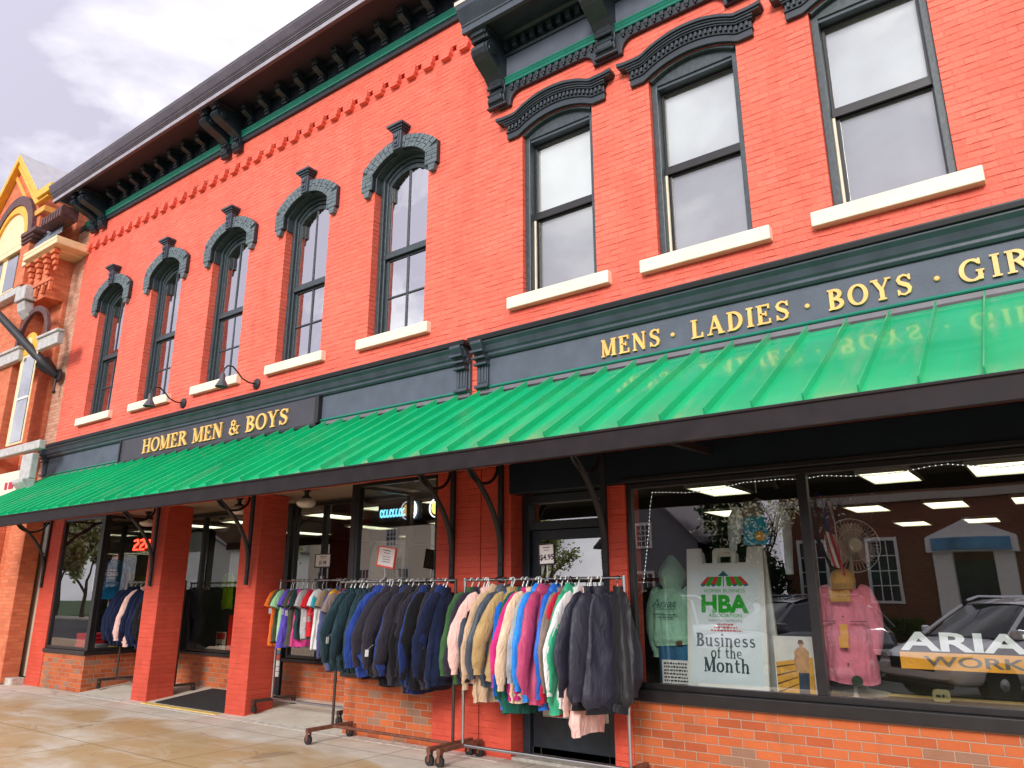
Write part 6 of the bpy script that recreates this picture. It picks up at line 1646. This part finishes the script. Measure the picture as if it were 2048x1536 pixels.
# ------------------------------------------------------------------ across the street (seen in the glass)
def clap(name, c_):
    m, n, l, p = newmat(name); t_ = n.new('ShaderNodeTexCoord'); s_ = n.new('ShaderNodeSeparateXYZ'); l.new(t_.outputs['Object'], s_.inputs[0])
    a = n.new('ShaderNodeMath'); a.operation = 'MULTIPLY'; a.inputs[1].default_value = 5.5; f = n.new('ShaderNodeMath'); f.operation = 'FRACT'
    l.new(s_.outputs['Z'], a.inputs[0]); l.new(a.outputs[0], f.inputs[0])
    b = n.new('ShaderNodeBump'); b.inputs['Distance'].default_value = .04; b.invert = True; l.new(f.outputs[0], b.inputs['Height']); l.new(b.outputs['Normal'], p.inputs['Normal'])
    p.inputs['Base Color'].default_value = list(c_) + [1]; p.inputs['Roughness'].default_value = .7
    return m
def street_house(name, label, x0, x1, yf, yb, zt, m, wins, gable=None, roofm=None, flatroof=True):
    t = thing(name, label, 'house', ((x0 + x1) / 2, (yf + yb) / 2, -.15))
    b = MB(); b.box(x0, x1, yb, yf, -.2, zt)
    if gable: b.prism([(x0, zt), (x1, zt), ((x0 + x1) / 2, zt + gable)], yb, yf)
    b.build('wall', m, t)
    b = MB()
    if gable:
        xm = (x0 + x1) / 2
        for xe in (x0 - .3, x1 + .3): b.prism([(xe, zt - .12), (xe, zt), (xm, zt + gable + .2), (xm, zt + gable + .08)], yb - .3, yf + .35)
    else: b.box(x0 - .2, x1 + .2, yb - .2, yf + .25, zt + .001, zt + .3)
    b.build('roof', roofm or M['white'], t)
    for (wx, wz, ww, wh) in wins:
        b = MB(); ring(b, [(wx - ww / 2 - .12, wz - .1), (wx - ww / 2 - .12, wz + wh + .14), (wx + ww / 2 + .12, wz + wh + .14), (wx + ww / 2 + .12, wz - .1)], [(wx - ww / 2, wz), (wx - ww / 2, wz + wh), (wx + ww / 2, wz + wh), (wx + ww / 2, wz)], yf, yf + .08, closed=True)
        for k in (1, 2): b.box(wx - ww / 2 + ww * k / 3 - .02, wx - ww / 2 + ww * k / 3 + .02, yf + .02, yf + .05, wz, wz + wh)
        for k in (1, 2, 3): b.box(wx - ww / 2, wx + ww / 2, yf + .021, yf + .051, wz + wh * k / 4 - .02, wz + wh * k / 4 + .02)
        f = b.build('window', M['white'], t)
        b = MB(); b.box(wx - ww / 2, wx + ww / 2, yf + .001, yf + .019, wz, wz + wh); b.build('pane', mat('far_glass', (.03, .04, .05), .08, var=.2), f)
    return t
FY = -24.2
PO = street_house('brick_hall', 'brown brick hall with white portal across the street, mirrored in the wide window', -10.4, 9.5, -27.5, -38, 6.6, brick('hall_brick', [(0, (.17, .055, .03)), (1, (.25, .085, .045))], (.22, .15, .11)), [(-6.45, 1.35, 1.0, 2.4), (-9.2, 1.35, 1.0, 2.4), (2.4, 1.35, 1.0, 2.4), (5.4, 1.35, 1.0, 2.4)], roofm=mat('pale_cornice', (.45, .42, .38), .7))
b = MB(); b.box(-10.42, 9.52, -27.5, -27.35, 5.3, 5.6); b.build('stone_band', mat('band_stone', (.42, .38, .33), .8), PO)
b = MB()
for x in (-4.2, -2.2): b.box(x - .32, x + .32, -27.5, -26.9, .2, 3.2)
b.box(-4.7, -1.7, -27.5, -26.7, 3.2, 3.75); b.prism([(-4.7, 3.752), (-1.7, 3.752), (-3.2, 4.45)], -27.5, -26.75); b.box(-4.9, -1.5, -27.5, -26.0, -.15, .2)
b.build('portal', M['white'], PO)
b = MB(); b.box(-3.9, -2.5, -27.49, -27.4, .22, 2.9); b.build('door', mat('far_door', (.02, .03, .04), .15), PO)
b = MB(); b.box(-4.5, -1.9, -26.68, -26.64, 3.25, 3.70); b.build('banner', mat('blue_banner', (.10, .30, .50), .5, var=.5, scale=1.2), PO)
CH = street_house('clapboard_house', 'cream clapboard house across the street, mirrored behind the dark jackets', -41, -28.3, FY, -36, 5.9, clap('cream_clapboard', (.86, .79, .62)), [(-30.2, 1.1, .75, 1.9), (-33.3, 1.1, .75, 1.9), (-36.6, 1.1, .75, 1.9), (-39.5, 1.1, .75, 1.9), (-31.2, 4.3, .7, 1.0), (-34.6, 4.3, .35, .6), (-38, 4.3, .7, 1.0)], roofm=mat('white_fascia', (.75, .72, .66), .6))
GH = street_house('gabled_house', 'grey gabled house among trees across the street, mirrored left of the sandwich board', -19.5, -14.2, -27, -36, 4.0, clap('grey_clapboard', (.16, .17, .19)), [(-16.9, 1.0, .8, 1.6), (-16.9, 3.9, .7, 1.0)], gable=2.6, roofm=mat('shingle_roof', (.20, .18, .20), .9))
FH = street_house('white_house', 'white two-storey house across the street at the far left', -76, -60, -31, -42, 5.6, clap('white_clapboard', (.72, .70, .66)), [(-73, 1, .8, 1.7), (-68, 1, .8, 1.7), (-63, 1, .8, 1.7), (-68, 3.6, .8, 1.4)], gable=3.2, roofm=mat('shingle_roof2', (.14, .12, .12), .9))

BARK = mat('bark', (.07, .05, .04), .9, var=.4, scale=8, bump=.6)
def tree(name, label, x, y, h, spread, leafcols, nleaf, lsize, seed, trunk=.18, fork=.32, depth=4, cone=False):
    q = random.Random(seed)
    t = thing(name, label, 'tree', (x, y, -.15))
    tips = []; b = MB()
    def limb(p, d, ln, r, k):
        pts = [p]; dd = d.copy()
        for i in range(3):
            dd = (dd + Vector((q.uniform(-.16, .16), q.uniform(-.16, .16), q.uniform(-.04, .12)))).normalized(); pts.append(pts[-1] + dd * ln / 3)
        b.tube(pts, [r, r * .86, r * .72, r * .58], 7 if k > 1 else 5)
        if k <= 2: tips.extend(pts[1:])
        if k == 0: return
        for i in range(q.choice((2, 3, 3))):
            a = q.uniform(0, 6.28); s_ = spread * q.uniform(.45, 1.0)
            nd = (dd + Vector((math.cos(a) * s_, math.sin(a) * s_, q.uniform(0, .45)))).normalized()
            limb(pts[-1] if i else pts[2], nd, ln * q.uniform(.62, .85), r * .58, k - 1)
    if cone:
        b.tube([(x, y, -.2), (x, y, h)], [trunk, .03], 8)
        for k in range(int(h * 9)):
            z = .8 + (h - .9) * (k / (h * 9)); rr_ = spread * (1 - z / (h + .3)) + .15; a = q.uniform(0, 6.28)
            e = Vector((x + rr_ * math.cos(a), y + rr_ * math.sin(a), z - .22 * rr_)); b.tube([(x, y, z), e], [.03, .01], 4)
            for u in (.3, .5, .7, .85, 1): tips.append(Vector((x, y, z)).lerp(e, u))
    else: limb(Vector((x, y, -.2)), Vector((0, 0, 1)), h * fork, trunk, depth)
    b.build('trunk', BARK, t, smooth=60)
    if nleaf:
        l = MB()
        for i in range(nleaf):
            c_ = q.choice(tips) + Vector((q.gauss(0, .22), q.gauss(0, .22), q.gauss(0, .18))); s_ = lsize * q.uniform(.6, 1.3)
            u = Vector((q.gauss(0, 1), q.gauss(0, 1), q.gauss(0, 1))).normalized(); v = u.orthogonal().normalized()
            if cone: v = (v + Vector((0, 0, -.4))).normalized()
            l.add([c_ - u * s_, c_ + v * s_ * .55, c_ + u * s_, c_ - v * s_ * .55], [(0, 1, 2, 3)], q.randrange(len(leafcols)))
        l.build('crown', [leafmat('leaf_%s_%d' % (seed, i), k) for i, k in enumerate(leafcols)], t, fix=False)
    return t
DG = [(.02, .055, .02), (.03, .08, .025), (.012, .035, .016)]; YG = [(.20, .26, .05), (.30, .34, .10), (.55, .55, .30), (.14, .20, .04)]; WB = [(.60, .58, .42), (.45, .46, .24), (.70, .68, .55)]
tree('spruce_tree', 'tall dark spruce across the street, left of the brown hall', -11.8, -26.5, 7.2, 2.0, DG, 9000, .14, 1, cone=True)
tree('spruce_tree', 'dark spruce between the grey gabled house and the hall', -13.4, -28.5, 8.4, 1.9, DG, 8000, .15, 2, cone=True)
tree('yew_tree', 'rounded dark green tree in front of the brown hall', -11.0, -25.0, 4.8, .8, DG, 9000, .13, 3, depth=4)
tree('blossom_tree', 'pale blossoming street tree mirrored in the shop door', -8.6, -19.9, 6.2, .75, WB, 900, .07, 4, trunk=.13)
tree('blossom_tree', 'yellow-green budding tree left of the grey gabled house', -21.5, -24.5, 6.4, .75, YG, 3600, .11, 5)
tree('blossom_tree', 'blossoming tree at the far left of the street', -63, -22.6, 9.0, .85, YG + WB, 14000, .19, 6)
tree('blossom_tree', 'second blossoming tree farther left along the street', -69.5, -23.4, 9.5, .85, YG + WB, 14000, .20, 7)
tree('blossom_tree', 'tall budding tree between the two blossoming trees at the far left', -66, -27.0, 10.5, .85, YG, 12000, .2, 16)
tree('blossom_tree', 'blossoming tree in front of the cream clapboard house', -43.2, -22.8, 6.0, .8, WB, 3000, .11, 8)
tree('bare_tree', 'bare street tree before the white portal', 1.2, -20.2, 8.0, .7, WB, 0, .1, 9, trunk=.2)
tree('bare_tree', 'bare street tree before the left hall windows', -7.2, -23.2, 7.0, .7, WB, 250, .05, 10, trunk=.14)
b = MB()
for k, (x, w_) in enumerate(((-12, 3.0), (-8.4, 2.2), (-16.5, 4.0))): pass
def hedge(x0, x1, y, h, label, seed):
    q = random.Random(seed); l = MB()
    for i in range(int((x1 - x0) * 900)):
        c_ = Vector((q.uniform(x0, x1), y + q.uniform(-.45, .45), -.1 + h * q.random() ** .6)); s_ = q.uniform(.05, .09); u = Vector((q.gauss(0, 1), q.gauss(0, 1), q.gauss(0, 1))).normalized(); v = u.orthogonal().normalized()
        l.add([c_ - u * s_, c_ + v * s_ * .6, c_ + u * s_, c_ - v * s_ * .6], [(0, 1, 2, 3)], q.randrange(3))
    tag(l.build('hedge', [leafmat('hedge_%d_%d' % (seed, i), k) for i, k in enumerate([(.05, .10, .02), (.10, .16, .03), (.16, .20, .04)])], fix=False), label, 'hedge')
hedge(-18.5, -13.0, -25.6, 1.1, 'low green hedge before the grey gabled house', 1); hedge(-9.8, -5.2, -26.9, .8, 'clipped hedge below the hall windows', 2)

# utility pole and wires over the far side of the street
t = thing('utility_pole', 'wooden utility pole with cross-arm across the street', 'utility pole', (-24.0, -21.6, -.1))
b = MB(); b.tube([(-24, -21.6, -.2), (-24, -21.6, 10.5)], [.16, .11], 10); b.box(-24.06, -23.94, -22.7, -20.5, 9.6, 9.72); b.build('pole', mat('old_wood', (.11, .085, .065), .9, var=.3), t)
for k, (y, z, s_, lb) in enumerate(((-21.2, 9.9, .5, 'topmost sagging power line over the street'), (-20.6, 9.75, .6, 'second power line over the street'), (-22.5, 8.6, .4, 'third power line over the street'), (-19.5, 7.9, .7, 'fourth power line over the street'), (-18.2, 7.4, .35, 'lowest thick cable over the street'))):
    b = MB(); pts = []
    for a, c_ in ((-60, -24), (-24, 8), (8, 44)):
        for i in range(13):
            u = i / 12; pts.append((a + (c_ - a) * u, y, z - s_ * 4 * u * (1 - u)))
    b.tube(pts, .03 if k < 4 else .05, 5); tag(rebase(b.build('power_line', M['rubber'], smooth=60)), lb, 'wire', 'power lines over the street')

# cars parked nose-in behind the viewer
def car(x, y, rz, paint, label, suv=True):
    t = thing('parked_car', label, 'car', (x, y, -.15), rz, 'cars parked along the near kerb')
    P_ = mat('car_paint_' + label.split()[0], paint, .25, metal=.3, var=.03, coat=.8); GL = mat('car_glass', (.02, .03, .035), .05, var=.1, spec=.9)
    L_, Wd = 4.6, .92
    prof = [(0, .42, .62, .80), (.12, .30, .78, .86), (.5, .28, .93, .90), (1.0, .27, 1.02, .92), (1.35, .27, 1.06, .92), (2.2, .27, 1.08, .93), (3.4, .27, 1.10, .93), (4.2, .30, 1.12, .90), (4.5, .36, 1.05, .86), (4.6, .45, .85, .80)]
    b = MB(); rows = []
    for (xx, zl, zh, hw) in prof:
        rr = []
        for k in range(24):
            a = 2 * math.pi * k / 24; ca, sa = math.cos(a), math.sin(a)
            rr.append((xx, hw * math.copysign(abs(ca) ** .35, ca), (zl + zh) / 2 + (zh - zl) / 2 * math.copysign(abs(sa) ** .45, sa)))
        rows.append(rr)
    b.grid(rows, closed=True); b.add(rows[0], [tuple(range(24))]); b.add(rows[-1], [tuple(range(24))])
    body = b.build('body', P_, t, local=True, smooth=50)
    cab = [(1.15, 1.05, .80, 1.04), (1.95, 1.58, .66, 1.02), (2.4, 1.66, .66, 1.02), (3.6, 1.66, .66, 1.02), (4.2, 1.52, .66, 1.05), (4.48, 1.10, .72, 1.05)]
    b = MB(); rows = [[(xx, -hw - .10, zb), (xx, -hw, zt - .06), (xx, -hw + .10, zt), (xx, hw - .10, zt), (xx, hw, zt - .06), (xx, hw + .10, zb)] for xx, zt, hw, zb in cab]
    b.grid(rows); b.build('cabin', GL, t, local=True, smooth=30)
    b = MB(); rows = [[(xx, -.62, zt + .012), (xx, -.3, zt + .035), (xx, .3, zt + .035), (xx, .62, zt + .012)] for xx, zt in ((1.98, 1.58), (2.4, 1.665), (3.6, 1.665), (4.15, 1.54))]
    b.grid(rows)
    for s_ in (-1, 1):
        for (xa, za), (xb, zb) in (((1.18, 1.05), (1.97, 1.56)), ((2.75, 1.07), (2.75, 1.63)), ((3.65, 1.08), (3.65, 1.63)), ((4.45, 1.08), (4.18, 1.52))): b.tube([(xa, s_ * .895, za), (xb, s_ * .69, zb)], .035, 6)
        b.tube([(1.9, s_ * .5, 1.66), (2.2, s_ * .52, 1.74), (3.9, s_ * .52, 1.74), (4.1, s_ * .5, 1.66)], .022, 6)
    b.build('roof', P_, t, local=True, smooth=40)
    for xx in (.92, 3.62):
        for s_ in (-1, 1):
            b = MB(); b.lathe([(.20, -.10), (.34, -.11), (.345, .09), (.20, .11)], (xx, s_ * .84, .34), 24, axis='y'); wv = b.build('wheel', M['rubber'], t, local=True, smooth=40)
            b = MB(); b.lathe([(.21, .0), (.20, s_ * .10), (.05, s_ * .115), (0, s_ * .12)], (xx, s_ * .84, .34), 20, axis='y'); b.build('rim', M['chrome'], t, local=True, smooth=40)
    b = MB(); b.box(-.005, .06, -.50, .50, .52, .72); b.box(-.02, .1, -.75, .75, .28, .36); b.build('grille', M['black'], t, local=True, bevel=.02)
    b = MB(); ribbon(b, ell(0, .64, .09, .04, 0, 345, 20), .012, -.0, .01, closed=True); b.v = [(-.012 + py, px, pz) for px, py, pz in b.v]; b.build('badge', M['chrome'], t, local=True)
    for s_ in (-1, 1):
        b = MB(); b.prism([(s_ * .52, .70), (s_ * .86, .72), (s_ * .90, .80), (s_ * .56, .78)], -.005, .42, 'x'); b.build('headlight', mat('lamp_glass', (.55, .6, .62), .1), t, local=True, bevel=.01)
        b = MB(); b.box(1.25, 1.42, s_ * .93 - .03, s_ * .93 + .12 * s_ + .03, 1.05, 1.2); b.build('mirror', P_, t, local=True, bevel=.03)
    return t
car(-2.6, -8.2, R(-52), (.86, .88, .90), 'white parked car mirrored low in the wide window')
car(-6.6, -8.6, R(-58), (.10, .11, .13), 'dark grey parked car mirrored behind the pink shirt')
car(-10.4, -8.6, R(-58), (.75, .77, .80), 'silver parked car mirrored behind the sandwich board')
car(-19.5, -8.8, R(-58), (.55, .02, .03), 'red parked car mirrored at the far left')
